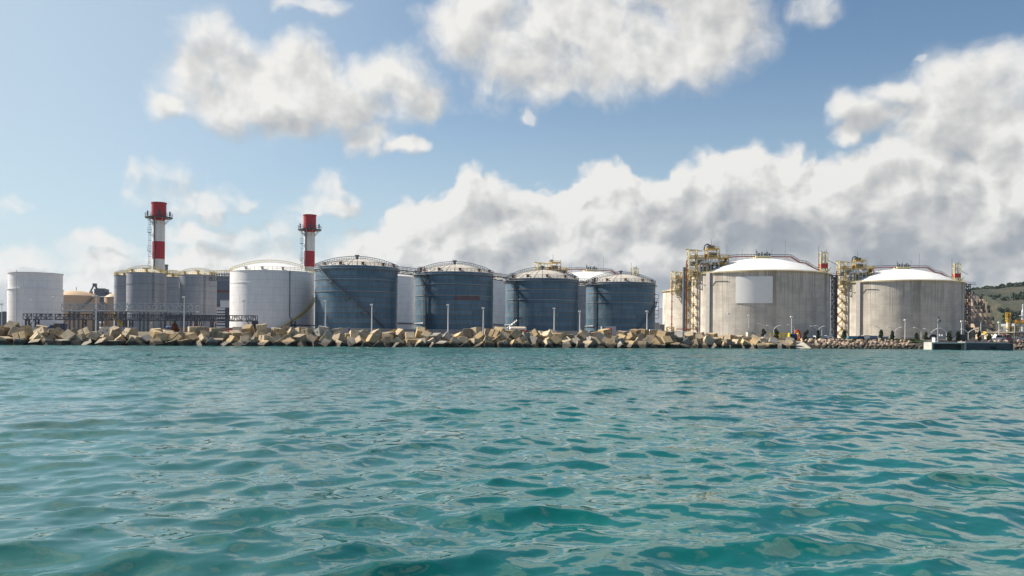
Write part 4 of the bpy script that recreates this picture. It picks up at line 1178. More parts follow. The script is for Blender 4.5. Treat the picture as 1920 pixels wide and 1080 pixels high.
wallrun('parapet_wall', 'long low grey parapet behind the concrete cubes', [(-40, 221), (300, 228), (640, 238), (960, 250), (1250, 266), (1300, 270)], [624, 624.5, 624.0, 626, 628.5, 629.5], 'wall_concrete')
# box cabins on the quay
def cabin(px0, px1, py0, d, m, label, cat='cabin', name='site_cabin', door=True, dep=3, group=None, base=None, win=True, frame='dark_steel'):
    x0, x1 = X(px0, d), X(px1, d); h = Z((px0 + px1) / 2, py0, d) - G
    t = thing(name, label, cat, ((x0 + x1) / 2, d, G), 0, group); w = x1 - x0
    MB().bx(-w / 2, w / 2, 0, dep, 0, h).build('body', m, t, bevel=0.04)
    MB().bx(-w / 2 - .08, w / 2 + .08, -.08, dep + .08, h, h + 0.1).build('roof', 'pale_steel', t)
    if win: MB().bx(-w * 0.12, w * 0.26, -0.05, 0, h * 0.42, h * 0.78).build('window', 'dark_glass', t); 
    if door: MB().bx(-w * 0.40, -w * 0.20, -0.05, 0, 0.05, h * 0.8).build('door', frame, t)
    return t
t = cabin(1128, 1155, 612, 292, 'lavender_grey', 'pale grey two storey site cabin behind the red loader crane', win=False)
MB().bx(-1.9, -1.5, -0.06, 0, 2.2, 3.0).build('window', 'dark_glass', t)
cabin(189, 208, 613, 240, 'bright_white', 'long low white site cabin left of the open doored one', win=False, door=False)
t = cabin(209.5, 224, 613.5, 240, 'bright_white', 'white site cabin with a small dark window at the foot of the yellow stair', win=True, door=False)
cabin(224.6, 246.5, 614, 240.5, 'lavender_grey', 'grey flat site cabin under the wide grey silo', win=False, door=False)
cabin(42, 72, 613.6, 236, 'cream_paint', 'low cream shed in front of the flat topped white tank', win=False, door=False)
for (a, b_, top, d, mm, lb) in ((436, 449, 613.5, 250, 'cream_paint', 'small cream crate on the quay left of the lamp by the white tank'),
                                (534, 554, 615.5, 250, 'bright_white', 'flat white tarpaulined load on the quay below the white tank')):
    cabin(a, b_, top, d, mm, lb, 'crate', 'quay_crate', False, 2, None, None, False)

# coloured containers and cabins in front of the gas tanks
SK = [(1380, 1401, 629.5, 'pale_steel', 'pale steel fence panel box left of the cream block', 0), (1402, 1410, 623.5, 'cream_paint', 'upright cream block standing above the breakwater cubes', 0),
      (1410.4, 1417, 624, 'lavender_grey', 'grey container directly right of the upright cream block', 0), (1417.5, 1429, 623.8, 'cream_paint', 'cream topped container left of the round shrub', 0),
      (1500, 1512, 632, 'blue_paint', 'blue container right of the red hose ring', 0), (1513, 1528, 630.5, 'blue_paint', 'longer blue container before the leaning shrub', 0),
      (1529.5, 1538, 629.5, 'bright_white', 'white switch cabinet with a dark diagonal mark', 1), (1539, 1550.5, 630, 'lavender_grey', 'lavender grey hoarding left of the windowed white cabin', 0),
      (1551, 1562, 629.6, 'bright_white', 'white cabin with a window left of the second yellow stair tower', 1), (1591, 1608.5, 630.3, 'teal_paint', 'teal container right of the dark bush', 0),
      (1609.5, 1620, 630.2, 'navy_paint', 'navy container between the teal one and a white one', 0), (1620.5, 1631, 629.8, 'bright_white', 'plain white container right of the navy one', 0),
      (1631.5, 1644.5, 630.2, 'slate_blue', 'slate grey container left of the small windowed cabin', 0), (1645, 1652.5, 630.6, 'bright_white', 'small white cabin with a window between two slate containers', 1),
      (1653, 1666, 631, 'slate_blue', 'slate blue container right of the small windowed cabin', 0), (1666.5, 1675, 631.4, 'navy_paint', 'second navy container, nearer the steel fence', 0),
      (1675.5, 1688, 631.4, 'slate_blue', 'slate blue container at the left end of the steel fence', 0)]
for (a, b_, top, mm, lb, wi) in SK:
    if 'fence' in lb: continue
    t = cabin(a, b_, top - 0.8, 300, mm, lb, 'container' if not wi else 'cabin', 'container' if not wi else 'site_cabin', False, 2.5, None, None, bool(wi))
    if not wi:
        q = MB(); w = X(b_, 300) - X(a, 300); h = Z((a + b_) / 2, top - 0.8, 300) - G; n = max(3, int(w / 0.45))
        for k in range(n): q.bx(-w / 2 + (k + .3) * w / n, -w / 2 + (k + .6) * w / n, -0.05, 0, 0.1, h - 0.08)
        q.build('corrugation', mm, t)
wallrun('barrier_wall', 'long low white kerb wall in front of the coloured containers', [(1440, 280), (1500, 283), (1700, 288), (1960, 290)], [635.0, 635.8, 637.5, 639.6], 'wall_concrete', zbase=-1.3)

def fence(px0, px1, d, py0, label, m='steel_grey', step=1.6):
    x0, x1 = X(px0, d), X(px1, d); h = Z(px0, py0, d) - G
    t = thing('steel_fence', label, 'fence', (x0, d, G)); L = x1 - x0
    q = MB(); n = int(L / step)
    for i in range(n + 1): q.bar((L * i / n, 0, 0), (L * i / n, 0, h), 0.12)
    q.build('post', m, t)
    q = MB().bar((0, 0, h), (L, 0, h), 0.10).bar((0, 0, h * .5), (L, 0, h * .5), 0.07)
    for i in range(n * 4): q.bar((L * i / (n * 4), 0, 0.1), (L * i / (n * 4), 0, h), 0.035)
    q.build('mesh_panel', m, t)
fence(1305, 1402, 298, 629.5, 'steel mesh fence at the foot of the gas tank with the pale panel')
fence(1688, 1800, 300, 631, 'steel mesh fence between the slate container and the dock')
fence(1800, 1925, 302, 633, 'steel mesh fence behind the dark dock front')
t = thing('guard_rail', 'yellow guard rail between the cubes and the navy cable reel', 'railing', (X(1444, 284), 284, G))
q = MB(); L = X(1479, 284) - X(1444, 284)
for i in range(5): q.bar((L * i / 4, 0, 0), (L * i / 4, 0, 1.3), 0.14)
for z in (0.45, 0.9, 1.3): q.bar((0, 0, z), (L, 0, z), 0.12, 0.2)
q.build('rail', 'yellow_plastic', t)

# cable reel with hose ring
d = 276
t = thing('cable_reel', 'navy drum with a bright yellow end disc and a red hose ring behind', 'cable reel', (X(1486, d), d, G))
h0 = 0.9; rr = 0.85
q = MB()
M_ = Matrix.Rotation(R_(90), 4, 'Y')
def xlathe(prof, n, c):
    mb = MB().lathe(prof, n); mb.v = [tuple(Vector(c) + (M_ @ Vector(p))) for p in mb.v]; return mb
xlathe([(0.01, 0), (rr * 0.8, 0), (rr * 0.8, 2.2), (0.01, 2.2)], 20, (-0.9, 0, h0)).build('drum', 'navy_paint', t)
xlathe([(0.01, -.2), (rr, -.2), (rr, 0.12), (0.01, 0.12)], 24, (-1.05, 0, h0)).build('end_disc', 'yellow_plastic', t)
xlathe([(0.01, 0), (rr * 0.95, 0), (rr * 0.95, 0.2), (0.01, 0.2)], 24, (1.3, 0, h0)).build('end_disc', 'yellow_plastic', t)
q = MB().bx(-1.5, 1.8, -0.6, 0.6, -0.25, 0.0).bar((1.7, -.5, 0), (1.7, -.5, 2), 0.12).bar((1.7, .5, 0), (1.7, .5, 2), 0.12).bar((1.7, -.5, 2), (-0.2, -.5, 2.1), 0.12); q.build('stand', 'yellow_plastic', t)
q = MB(); pts = [Vector((1.9 + 0.85 * math.cos(a), 1.0, 1.25 + 0.95 * math.sin(a))) for a in [R_(-60 + 12 * i) for i in range(20)]]
q.tube(pts, 0.26, 8); q.build('hose_ring', 'red_plastic', t)

# ------------------------------------------------------------------ machines on the quay
def wheel(parent, c, r=0.5, w=0.3):
    o = MB(); o.lathe([(0.15, -w / 2), (r, -w / 2), (r, w / 2), (0.15, w / 2)], 16); o.v = [tuple(Vector(c) + Vector((p[0], p[2], p[1]))) for p in o.v]
    wo_ = o.build('wheel', 'black_rubber', parent)
    h = MB().lathe([(0.01, -w * .55), (r * .5, -w * .55), (r * .5, w * .55), (0.01, w * .55)], 12); h.v = [tuple(Vector(c) + Vector((p[0], p[2], p[1]))) for p in h.v]
    h.build('rim', 'galvanised', wo_)
d = 262
t = thing('tanker_truck', 'cream tanker truck with red stripe and red white cab, facing left', 'truck', (X(965, d), d, G))
q = MB().bx(-3.5, -1.9, -1.1, 1.1, 0.45, 1.25); q.build('cab', 'red_paint', t, bevel=0.1)
q = MB().bx(-3.4, -1.95, -1.05, 1.05, 1.25, 2.1); q.build('cab_roof', 'bright_white', t, bevel=0.15)
MB().bx(-3.46, -3.0, -1.08, 1.08, 1.3, 1.85).build('windscreen', 'dark_glass', t)
q = MB().lathe([(0.01, -1.7), (0.8, -1.65), (1.05, -1.3), (1.05, 3.1), (0.8, 3.5), (0.01, 3.55)], 28)
q.v = [(p[2], p[0] * 0.98, 1.55 + p[1] * 0.88) for p in q.v]; q.build('tank', 'cream_paint', t)
q = MB().bx(-0.9, 1.0, -1.08, -1.02, 1.15, 1.5).bx(1.6, 3.0, -1.08, -1.02, 1.15, 1.5); q.build('stripe', 'red_paint', t)
MB().bx(-1.9, 3.8, -0.9, 0.9, 0.4, 0.65).build('chassis', 'dark_steel', t)
MB().bx(3.35, 3.9, -1.0, 1.0, 0.5, 1.5).build('rear_bumper', 'red_paint', t, bevel=0.08)
for x in (-2.8, 1.6, 2.7):
    for y in (-0.95, 0.95): wheel(t, (x, y, 0.45), 0.45)
d = 270
t = thing('crawler_crane', 'small dark crane with its boom raised above the tanker truck', 'crane', (X(953, d), d, G))
q = MB()
a, b_ = Vector((-0.8, 0, 1.6)), Vector((2.8, 0, 4.4))
for o in ((0, -.25, 0), (0, .25, 0), (-.2, 0, .45)): q.bar(a + Vector(o), b_ + Vector(o) * 0.4, 0.12)
for i in range(7):
    p0 = a + (b_ - a) * i / 7; p1 = a + (b_ - a) * (i + 1) / 7; q.bar(p0 + Vector((0, -.25, 0)), p1 + Vector((-.2, 0, .35)), 0.08); q.bar(p0 + Vector((0, .25, 0)), p1 + Vector((-.2, 0, .35)), 0.08)
q.build('boom', 'galvanised', t)
MB().bar(b_, b_ + Vector((0.9, 0, 0.9)), 0.35).bar(b_ + Vector((0.9, 0, 0.9)), b_ + Vector((1.5, 0, 0.5)), 0.25).bar(b_ + Vector((1.5, 0, .5)), b_ + Vector((1.5, 0, -2.4)), 0.12).build('jib', 'dark_steel', t)
MB().bx(-1.8, 0.6, -1, 1, 0.9, 2.2).build('machine_house', 'steel_grey', t, bevel=0.1)
for y in (-0.9, 0.9): MB().bx(-1.9, 1.5, y - .25, y + .25, 0, 0.75).build('track', 'black_rubber', t, bevel=0.2)
d = 268
t = thing('loader_crane', 'red knuckle boom loader folded over beside the pale site cabin', 'loader', (X(1141, d), d, G))
q = MB().tube([(-1.0, 0, 1.2), (-0.4, 0, 2.0), (0.7, 0, 2.2), (1.0, 0, 1.6), (0.9, 0, 0.4)], 0.22, 8); q.build('boom', 'red_plastic', t)
MB().bx(-1.6, 0.2, -.8, .8, 0.4, 1.2).build('base', 'red_paint', t, bevel=.05)
for y in (-.7, .7): MB().bx(-1.7, .6, y - .2, y + .2, 0, .5).build('track', 'black_rubber', t, bevel=.15)

def car(px, d, m, label, L=4.0, H=1.45, van=False):
    t = thing('parked_car' if not van else 'parked_van', label, 'car' if not van else 'van', (X(px, d), d, G), 0, 'vehicles parked on the quay')
    w = 0.85
    prof = [(-L / 2, .35), (-L / 2, .75), (-L * .28, .9), (-L * .16, H), (L * .26, H), (L * .42, .95), (L / 2, .85), (L / 2, .35)] if not van else [(-L / 2, .35), (-L / 2, .9), (-L * .40, 1.1), (-L * .30, H), (L / 2, H), (L / 2, .35)]
    n = len(prof); mb = MB()
    mb.add([(x, -w, z) for x, z in prof] + [(x, w, z) for x, z in prof], [tuple(range(n))[::-1] , tuple(range(n, 2 * n))] + [(i, (i + 1) % n, n + (i + 1) % n, n + i) for i in range(n)])
    mb.build('body', m, t, bevel=0.06)
    MB().add([(-L * .24, -w - .01, .92), (L * .34, -w - .01, .95), (L * .24, -w - .01, H - .1), (-L * .15, -w - .01, H - .1)], [(0, 1, 2, 3)]).build('side_window', 'dark_glass', t)
    for x in (-L * .32, L * .30):
        for y in (-w + .05, w - .05): wheel(t, (x, y, .34), .34, .2)
for a in ((1226, 280, 'bright_white', 'white van parked right of the rightmost blue tank', 4.6, 2.1, True), (1110, 262, 'slate_blue', 'slate blue car half hidden behind the cubes right of the tanker truck'),
          (1172, 262, 'bright_white', 'white hatchback behind the cubes below the rightmost blue tank'), (108, 232, 'navy_paint', 'navy van beside the person in white', 4.4, 2.0, True),
          (1870, 284, 'bright_white', 'white pickup at the right end of the dark dock'), (1801, 286, 'dark_steel', 'dark car parked at the join of the pale and dark dock fronts'),
          (1746, 296, 'dark_steel', 'dark car behind the steel fence left of the dock'), (1884, 288, 'red_paint', 'red car at the far right before the fence')):
    car(*a)
t = cabin(1753, 1759, 631, 286, 'bright_white', 'small white booth at the foot of the thick pale mast', 'booth', 'guard_booth', False, 2)
t = thing('loudspeaker_cluster', 'pair of white disc shaped aerials on a low post beside the booth', 'aerial', (X(1764, 286), 286, G))
MB().bar((0, 0, 0), (0, 0, 1.6), .12).build('post', 'pale_steel', t)
for x in (-.45, .45): MB().cyl((x, 0, 1.15), .42, .35, 14, .1).build('disc', 'bright_white', t)

t = thing('valve_skid', 'yellow valve skid with grey pipes left of the gas tank stair', 'machinery', (X(1250, 318), 318, G))
q = MB(); L = X(1262, 318) - X(1234, 318)
q.bx(-L * .5, -L * .05, -1, 1, 0.2, 2.0); lattice(q, -L * .0, L * .45, -1, 1, 0, 3.4, 3, 0.2); q.build('frame', 'yellow_paint', t)
q = MB().tube([(0, -1.4, 1.4), (L * 1.6, -1.4, 1.4)], .5, 10); q.build('pipe', 'pale_steel', t)
q = MB().tube([(L * .6, -1.8, 0), (L * .6, -1.8, 2.7), (L * 2.0, -1.8, 2.7), (L * 2.0, -1.8, 0)], .16, 8); q.build('red_pipe', 'red_paint', t)
q = MB().tube([(-L * .7, 0, .2), (-L * .6, 0, 1.4), (-L * .5, -.2, 1.9)], .25, 8); q.build('hose', 'galvanised', t)

# ------------------------------------------------------------------ breakwater
def pocket_cube(s, holes):
    """concrete cube, front face (-Y) and top may carry two square sockets"""
    h = s / 2; mb = MB()
    ug = [-h, -h * .62, -h * .30, h * .30, h * .62, h]; vg = [-h, -h * .14, h * .16, h]
    M0 = [Matrix.Identity(3), Matrix.Rotation(R_(90), 3, 'Z'), Matrix.Rotation(R_(180), 3, 'Z'), Matrix.Rotation(R_(270), 3, 'Z'), Matrix.Rotation(R_(90), 3, 'X'), Matrix.Rotation(R_(-90), 3, 'X')]
    for fi, M in enumerate(M0):
        if fi in holes:
            for i in range(5):
                for j in range(3):
                    a, b_, c_, d_ = ug[i], ug[i + 1], vg[j], vg[j + 1]
                    if j == 1 and i in (1, 3):
                        y = -h + s * 0.13
                        o = [(a, -h, c_), (b_, -h, c_), (b_, -h, d_), (a, -h, d_)]; n_ = [(p[0], y, p[2]) for p in o]
                        mb.add([M @ Vector(p) for p in o + n_], [(4, 5, 6, 7), (0, 1, 5, 4), (1, 2, 6, 5), (2, 3, 7, 6), (3, 0, 4, 7)])
                    else: mb.add([M @ Vector(p) for p in ((a, -h, c_), (b_, -h, c_), (b_, -h, d_), (a, -h, d_))], [(0, 1, 2, 3)])
        else: mb.add([M @ Vector(p) for p in ((-h, -h, -h), (h, -h, -h), (h, -h, h), (-h, -h, h))], [(0, 1, 2, 3)])
    return mb
def slot_cube(s, taper=0.0):
    h = s / 2; g_ = s * 0.045; dp = s * 0.10
    pr = [(-h, -h), (-g_, -h), (-g_, -h + dp), (g_, -h + dp), (g_, -h), (h, -h), (h, -g_), (h - dp, -g_), (h - dp, g_), (h, g_), (h, h), (g_, h), (g_, h - dp), (-g_, h - dp), (-g_, h), (-h, h), (-h, g_), (-h + dp, g_), (-h + dp, -g_), (-h, -g_)]
    n = len(pr); mb = MB(); tp = 1 - taper
    mb.add([(x, y, -h) for x, y in pr] + [(x * tp, y * tp, h) for x, y in pr], [tuple(range(n))[::-1], tuple(range(n, 2 * n))] + [(i, (i + 1) % n, n + (i + 1) % n, n + i) for i in range(n)])
    return mb
def plain_cube(s, taper=0.05):
    h = s / 2; t_ = h * (1 - taper)
    return MB().add([(-h, -h, -h), (h, -h, -h), (h, h, -h), (-h, h, -h), (-t_, -t_, h), (t_, -t_, h), (t_, t_, h), (-t_, t_, h)],
                    [(3, 2, 1, 0), (4, 5, 6, 7), (0, 1, 5, 4), (1, 2, 6, 5), (2, 3, 7, 6), (3, 0, 4, 7)])
def weld_bevel(mb, name, m, w):
    o = mb.build(name, m); me = o.data
    bm = bmesh.new(); bm.from_mesh(me); bmesh.ops.remove_doubles(bm, verts=bm.verts, dist=0.001); bmesh.ops.recalc_face_normals(bm, faces=bm.faces)
    es = [e for e in bm.edges if len(e.link_faces) == 2 and e.calc_face_angle(0) > 0.5 and e.calc_length() > 0.6]
    bmesh.ops.bevel(bm, geom=es, offset=w, segments=1, affect='EDGES')
    bm.to_mesh(me); bm.free()
    return o
CS = 2.4
KIND = []
for mm, tone in (('cube_sand', 'sandy'), ('cube_ochre', 'ochre'), ('cube_grey', 'grey')):
    for sh, feat in ((pocket_cube(CS, (0, 2, 4)), 'with paired sockets'), (slot_cube(CS), 'with slotted sides'), (plain_cube(CS, 0.06), 'with plain faces')):
        o = weld_bevel(sh, 'concrete_cube', mm, 0.07)
        KIND.append((o, tone, feat, [0]))

LAND = [(-200, 'the dark containers'), (13, 'the flat topped white tank'), (118, 'the beige tank'), (200, 'the grey silos'), (345, 'the right grey silo'), (430, 'the large white tank'),
        (590, 'the blue tank with the diagonal stair'), (760, 'the blue tank with the reddish plate'), (936, 'the blue tank by the tanker truck'), (1090, 'the rightmost blue tank'), (1236, 'the yellow stair tower'), (1320, 'the buttressed gas tank')]
ORD = ['first', 'second', 'third', 'fourth', 'fifth', 'sixth', 'seventh', 'eighth', 'ninth', 'tenth', 'eleventh', 'twelfth', 'thirteenth', 'fourteenth', 'fifteenth', 'sixteenth']
rowname = ['waterline', 'lower', 'upper', 'crest']
placed = []
ROWS = [(1.3, -0.1, 2.95, 0), (3.6, 1.15, 2.9, 0), (6.1, 2.35, 2.95, 0), (8.7, 3.3, 3.0, 1)]
for ri, (dy, z, stp, sparse) in enumerate(ROWS):
    x = -124.0 + rnd.random() * 2
    while x < 82.5:
        xx = x + rnd.uniform(-0.45, 0.45)
        y = shore(xx) + dy + rnd.uniform(-0.5, 0.7)
        px = 960 + xx / y * F
        x += stp * rnd.uniform(0.86, 1.12)
        if px < -25 or px > 1487: continue
        if sparse and rnd.random() < 0.40: continue
        if ri == 2 and rnd.random() < 0.10: continue
        if ri == 3 and px > 1400 : continue
        if ri == 3 and min(abs(px - q) for q in (98.5, 369, 404.3, 654.5)) < 13: continue
        zz = z + rnd.uniform(-0.45, 0.5)
        if ri == 3 and px > 1240: zz -= 0.3
        if ri >= 2 and px > 1410: zz -= (px - 1410) / 70.0 * 1.0
        # slumps and piles along the crest
        zz += 0.45 * math.sin(xx * 0.13 + ri) * (ri / 3.0)
        placed.append([px, xx, y, zz, ri])
placed.sort(key=lambda p: (p[4], p[0]))
cnt = {}
first = set()
tilt = [(0, 0), (45, 0), (0, 45), (30, 20), (-35, 15), (20, -40), (50, 30), (-20, -25), (10, 8), (35, 35)]
for (px, x, y, z, ri) in placed:
    li = max(i for i, (a, _) in enumerate(LAND) if px >= a)
    k = rnd.choices(range(9), weights=[6, 3, 6, 3, 2, 4, 1, 1, 2])[0]
    if ri == 0: k = rnd.choices(range(9), weights=[1, 1, 2, 1, 2, 4, 1, 1, 3])[0]
    o, tone, feat, used_ = KIND[k]
    tx, ty = tilt[rnd.randrange(len(tilt))]
    rot = (R_(tx + rnd.uniform(-14, 14)), R_(ty + rnd.uniform(-14, 14)), R_(rnd.uniform(0, 360)))
    if ri == 3: rot = (R_(rnd.choice((0, 0, 90, 35)) + rnd.uniform(-9, 9)), R_(rnd.uniform(-12, 12)), R_(rnd.uniform(-50, 50)))
    sc = rnd.uniform(0.92, 1.08)
    if not used_[0]:
        used_[0] = 1; c = o; c.location = (x, y, z); c.rotation_euler = rot; c.scale = (sc,) * 3
    else: c = mesh_copy(o, (x, y, z), rot, sc)
    key = (ri, li); cnt[key] = cnt.get(key, 0) + 1
    tag(c, '%s concrete cube from left, %s row, below %s' % (ORD[cnt[key] - 1], rowname[ri], LAND[li][1]), 'concrete cube', 'concrete cubes of the breakwater')
for o, _, _, u in KIND:
    if not u[0]: bpy.data.objects.remove(o)
NCUBE = len(placed)
print('cubes', NCUBE, 'max', max(cnt.values()))
# rubble core under the cubes, coloured near black to paint shade into the gaps
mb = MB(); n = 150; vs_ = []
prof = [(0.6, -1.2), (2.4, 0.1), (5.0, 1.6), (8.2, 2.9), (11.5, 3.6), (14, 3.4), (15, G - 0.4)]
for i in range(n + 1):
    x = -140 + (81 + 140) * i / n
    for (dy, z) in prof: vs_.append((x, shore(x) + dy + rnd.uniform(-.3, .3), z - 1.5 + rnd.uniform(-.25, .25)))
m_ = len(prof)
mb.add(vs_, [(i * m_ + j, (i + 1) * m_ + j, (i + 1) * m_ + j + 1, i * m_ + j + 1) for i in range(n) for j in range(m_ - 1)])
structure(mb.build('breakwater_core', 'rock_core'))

# ------------------------------------------------------------------ rubble shore at right
def rock_mesh(name, m, seed):
    r2 = random.Random(seed); bm = bmesh.new(); bmesh.ops.create_icosphere(bm, subdivisions=1, radius=0.5)
    for v in bm.verts: v.co *= r2.uniform(0.72, 1.2); v.co.z *= 0.8
    me = bpy.data.meshes.new(name); bm.to_mesh(me); bm.free(); me.materials.append(MATS[m])
    o = bpy.data.objects.new(name, me); col.objects.link(o); return o
RK = [rock_mesh('boulder', ('rock_tan', 'rock_pink', 'rock_tan')[i % 3], i) for i in range(6)]
# slope under the rocks
mb = MB(); vs_ = []; n = 90
prof = [(1.0, -1.2), (3.2, 0.1), (6.5, 1.2), (9.5, 2.0), (12.0, G2 - 0.05)]
for i in range(n + 1):
    x = 78 + (330 - 78) * i / n
    for (dy, z) in prof: vs_.append((x, shore(x) + dy, z - 0.15 + rnd.uniform(-.2, .2)))
m_ = len(prof)
mb.add(vs_, [(i * m_ + j, (i + 1) * m_ + j, (i + 1) * m_ + j + 1, i * m_ + j + 1) for i in range(n) for j in range(m_ - 1)])
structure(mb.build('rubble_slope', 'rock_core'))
rk = [0]
def put_rock(x, f, s, lab):
    y = shore(x) + 1.6 + f * 9.6; z = -0.25 + f * 2.75 + rnd.uniform(-.1, .15)
    k = rnd.randrange(6); rot = [rnd.uniform(0, 6.28) for _ in range(3)]
    c = mesh_copy(RK[k], (x, y, z), rot, (s * rnd.uniform(.8, 1.25), s * rnd.uniform(.8, 1.2), s * rnd.uniform(.75, 1.1)))
    tag(c, lab, 'boulder', 'boulders of the rubble shore'); rk[0] += 1
x = 79.0
while x < 124:
    for f in (0.02, 0.2, 0.38, 0.56, 0.74, 0.92):
        xx = x + rnd.uniform(-.5, .5)
        if xx < 90 and xx > 82 + f * -5 + 0 and xx < 92 - f * 5: continue
        put_rock(xx, min(1, max(0, f + rnd.uniform(-.06, .06))), rnd.uniform(1.0, 1.9), 'tan boulder on the rubble shore between the ramp slab and the dock')
    x += 1.12
x = 150.0
while x < 168:
    for f in (0.05, 0.35, 0.65, 0.95): put_rock(x + rnd.uniform(-.5, .5), f, rnd.uniform(1.2, 2.0), 'tan boulder on the shore right of the dark dock')
    x += 1.5
for i in range(26):
    xx = rnd.uniform(66, 82); c = mesh_copy(RK[rnd.randrange(6)], (xx, shore(xx) + rnd.uniform(0.8, 3), rnd.uniform(0.0, 0.5)), (rnd.random() * 6, rnd.random() * 6, 0), rnd.uniform(.8, 1.7))
    tag(c, 'small boulder wedged at the waterline under the rightmost cubes', 'boulder', 'boulders at the foot of the cubes'); rk[0] += 1
for o in RK: bpy.data.objects.remove(o)
print('rocks', rk[0])
# ramp slab
A, B, C_, D_ = P(1475, 640.8, 268), P(1505, 640.3, 268), P(1521, 653, 258), P(1492, 653.3, 258)
up = Vector((0, -0.15, 0.3))
mb = MB().add([A, B, C_, D_, A - up, B - up, C_ - up, D_ - up], [(0, 3, 2, 1), (4, 5, 6, 7), (0, 4, 7, 3), (3, 7, 6, 2), (2, 6, 5, 1), (1, 5, 4, 0)])
tag(mb.build('ramp_slab', 'slab_concrete'), 'large smooth sloping concrete slab at the right end of the cubes', 'concrete slab')

# grass strip
mb = MB(); vs_ = []; n = 60
for i in range(n + 1):
    x = X(1505 + 245 * i / n, 272)
    vs_ += [(x, shore(x) + 10.6 + rnd.uniform(-.6, .5), G2 - 0.3), (x, shore(x) + 12.0, G2 + 0.55 + rnd.uniform(-.12, .12)), (x, shore(x) + 15.5, G2 + 0.5 + rnd.uniform(-.1, .1)), (x, shore(x) + 17, G2 - .2)]
mb.add(vs_, [(i * 4 + j, i * 4 + 4 + j, i * 4 + 5 + j, i * 4 + 1 + j) for i in range(n) for j in range(3)])
for i in range(1500):
    x = X(rnd.uniform(1505, 1748), 272); y = shore(x) + rnd.uniform(11.2, 15); z = G2 + 0.3; h = rnd.uniform(.3, .6); w = rnd.uniform(.1, .3)
    mb.add([(x - w, y, z), (x + w, y + rnd.uniform(-.2, .2), z), (x + rnd.uniform(-.1, .1), y, z + h)], [(0, 1, 2)])
gr = mb.build('grass', 'green_grass'); gr['kind'] = 'stuff'

# ------------------------------------------------------------------ dock
d = 257
t = thing('dock', 'concrete dock with open pale framed bay at left and dark solid front', 'dock', (X(1747, d), d, 0))
Wd = X(1812, d) - X(1747, d); We = X(1900, d) - X(1747, d); zt = Z(1780, 641.8, d); zt2 = Z(1856, 643.6, d)
q = MB().bx(0, Wd, 0, 1.2, zt - 0.42, zt).bx(0, 0.5, 0, 5, -1, zt - 0.42).bx(Wd - 0.5, Wd, 0, 5, -1, zt - .42).bx(0, Wd, 1.2, 5, zt - 0.5, zt - 0.02); q.build('bay_frame', 'dock_concrete', t, bevel=0.04)
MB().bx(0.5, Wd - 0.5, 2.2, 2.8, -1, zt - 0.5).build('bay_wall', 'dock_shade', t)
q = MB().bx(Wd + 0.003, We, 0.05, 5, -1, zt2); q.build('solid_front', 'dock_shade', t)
q = MB().bx(Wd + 0.003, We - 1.2, 0.6, 5, zt2, zt2 + 0.35); q.build('deck_kerb', 'dock_concrete', t)
for px in (1860, 1866): MB().bx(X(px, d) - X(1747, d) - .25, X(px, d) - X(1747, d) + .25, -0.25, 0.05, 0.2, zt2 - 0.8).build('fender', 'black_rubber', t)
for x in (Wd + 3, Wd + 7.5, Wd + 11): MB().cyl((x, .9, zt2 + .35), .16, .3, 10, .22).build('bollard', 'dark_steel', t)

# ------------------------------------------------------------------ lamps
def mast(px, pytop, d, label, arms=0, r=0.12, kind='mast_lamp'):
    h = Z(px, pytop, d) - G
    t = thing('lamp_mast', label, 'lamp', (X(px, d), d, G), 0, 'lamp masts along the quay')
    MB().tube([(0, 0, 0), (0, 0, h - 0.2)], r, 10, r * 0.65).build('pole', 'pole_white', t)
    MB().cyl((0, 0, 0), r * 2, 0.35, 10).build('base', 'wall_concrete', t)
    hd = MB().box((-0.1, -0.2, h), (0.75, 0.55, 0.34), (0.12, 0, 0)).build('lamp_head', 'glass_lamp', t, bevel=0.06)
    MB().box((0, 0, h + 0.22), (0.55, 0.45, 0.12)).build('hood', 'galvanised', hd)
    return t
names = {61: 'lamp mast before the flat topped white tank, left one', 101: 'lamp mast rising beside the person in white', 3: 'lamp mast at the extreme left edge',
         180: 'taller mast with control boxes before the harbour crane', 345: 'white lamp mast before the right grey silo', 457: 'white lamp mast before the left part of the large white tank',
         610: 'white lamp mast before the left edge of the first blue tank', 697: 'white lamp mast before the right part of the first blue tank', 840: 'white lamp mast before the middle of the second blue tank',
         906: 'white lamp mast before the right edge of the second blue tank', 1039: 'white lamp mast before the third blue tank', 1087: 'white lamp mast in the gap between third and fourth blue tanks',
         1213: 'white lamp mast before the right edge of the fourth blue tank', 1366: 'thin lamp mast left of the pale panel on the gas tank', 1404: 'thin lamp mast below the pale panel',
         1484: 'lamp mast above the navy cable reel', 1697: 'lamp mast before the middle of the rightmost gas tank', 1803: 'lamp mast at the right edge of the rightmost gas tank', 1873: 'lamp mast before the green hillside'}
for px, py, d, r in ((3, 571, 236, .11), (61, 563, 234, .10), (101, 557, 232, .13), (345, 557.5, 236, .16), (457, 564.5, 240, .12), (610, 565, 242, .17), (697, 571.5, 246, .20), (840, 572, 250, .20), (906, 578, 256, .19),
                     (1039, 578.5, 258, .20), (1087, 584, 264, .19), (1213, 584, 266, .20), (1366, 588, 292, .13), (1404, 591.5, 290, .12), (1484, 594, 288, .16), (1697, 600, 292, .15), (1803, 602.5, 288, .15), (1873, 604.5, 288, .15)):
    mast(px, py, d, names[px], r=r)
t = thing('camera_mast', names[180], 'mast', (X(180, 234), 234, G)); h = Z(180, 556, 234) - G
MB().tube([(0, 0, 0), (0, 0, h)], .19, 10, .13).build('pole', 'pole_white', t)
MB().box((0, 0, h), (1.1, .5, .25)).build('cross_arm', 'galvanised', t)
for z in (3.4, 4.6, 5.6): MB().box((-0.25, -0.3, z), (.6, .4, .6)).build('control_box', 'pale_steel', t)
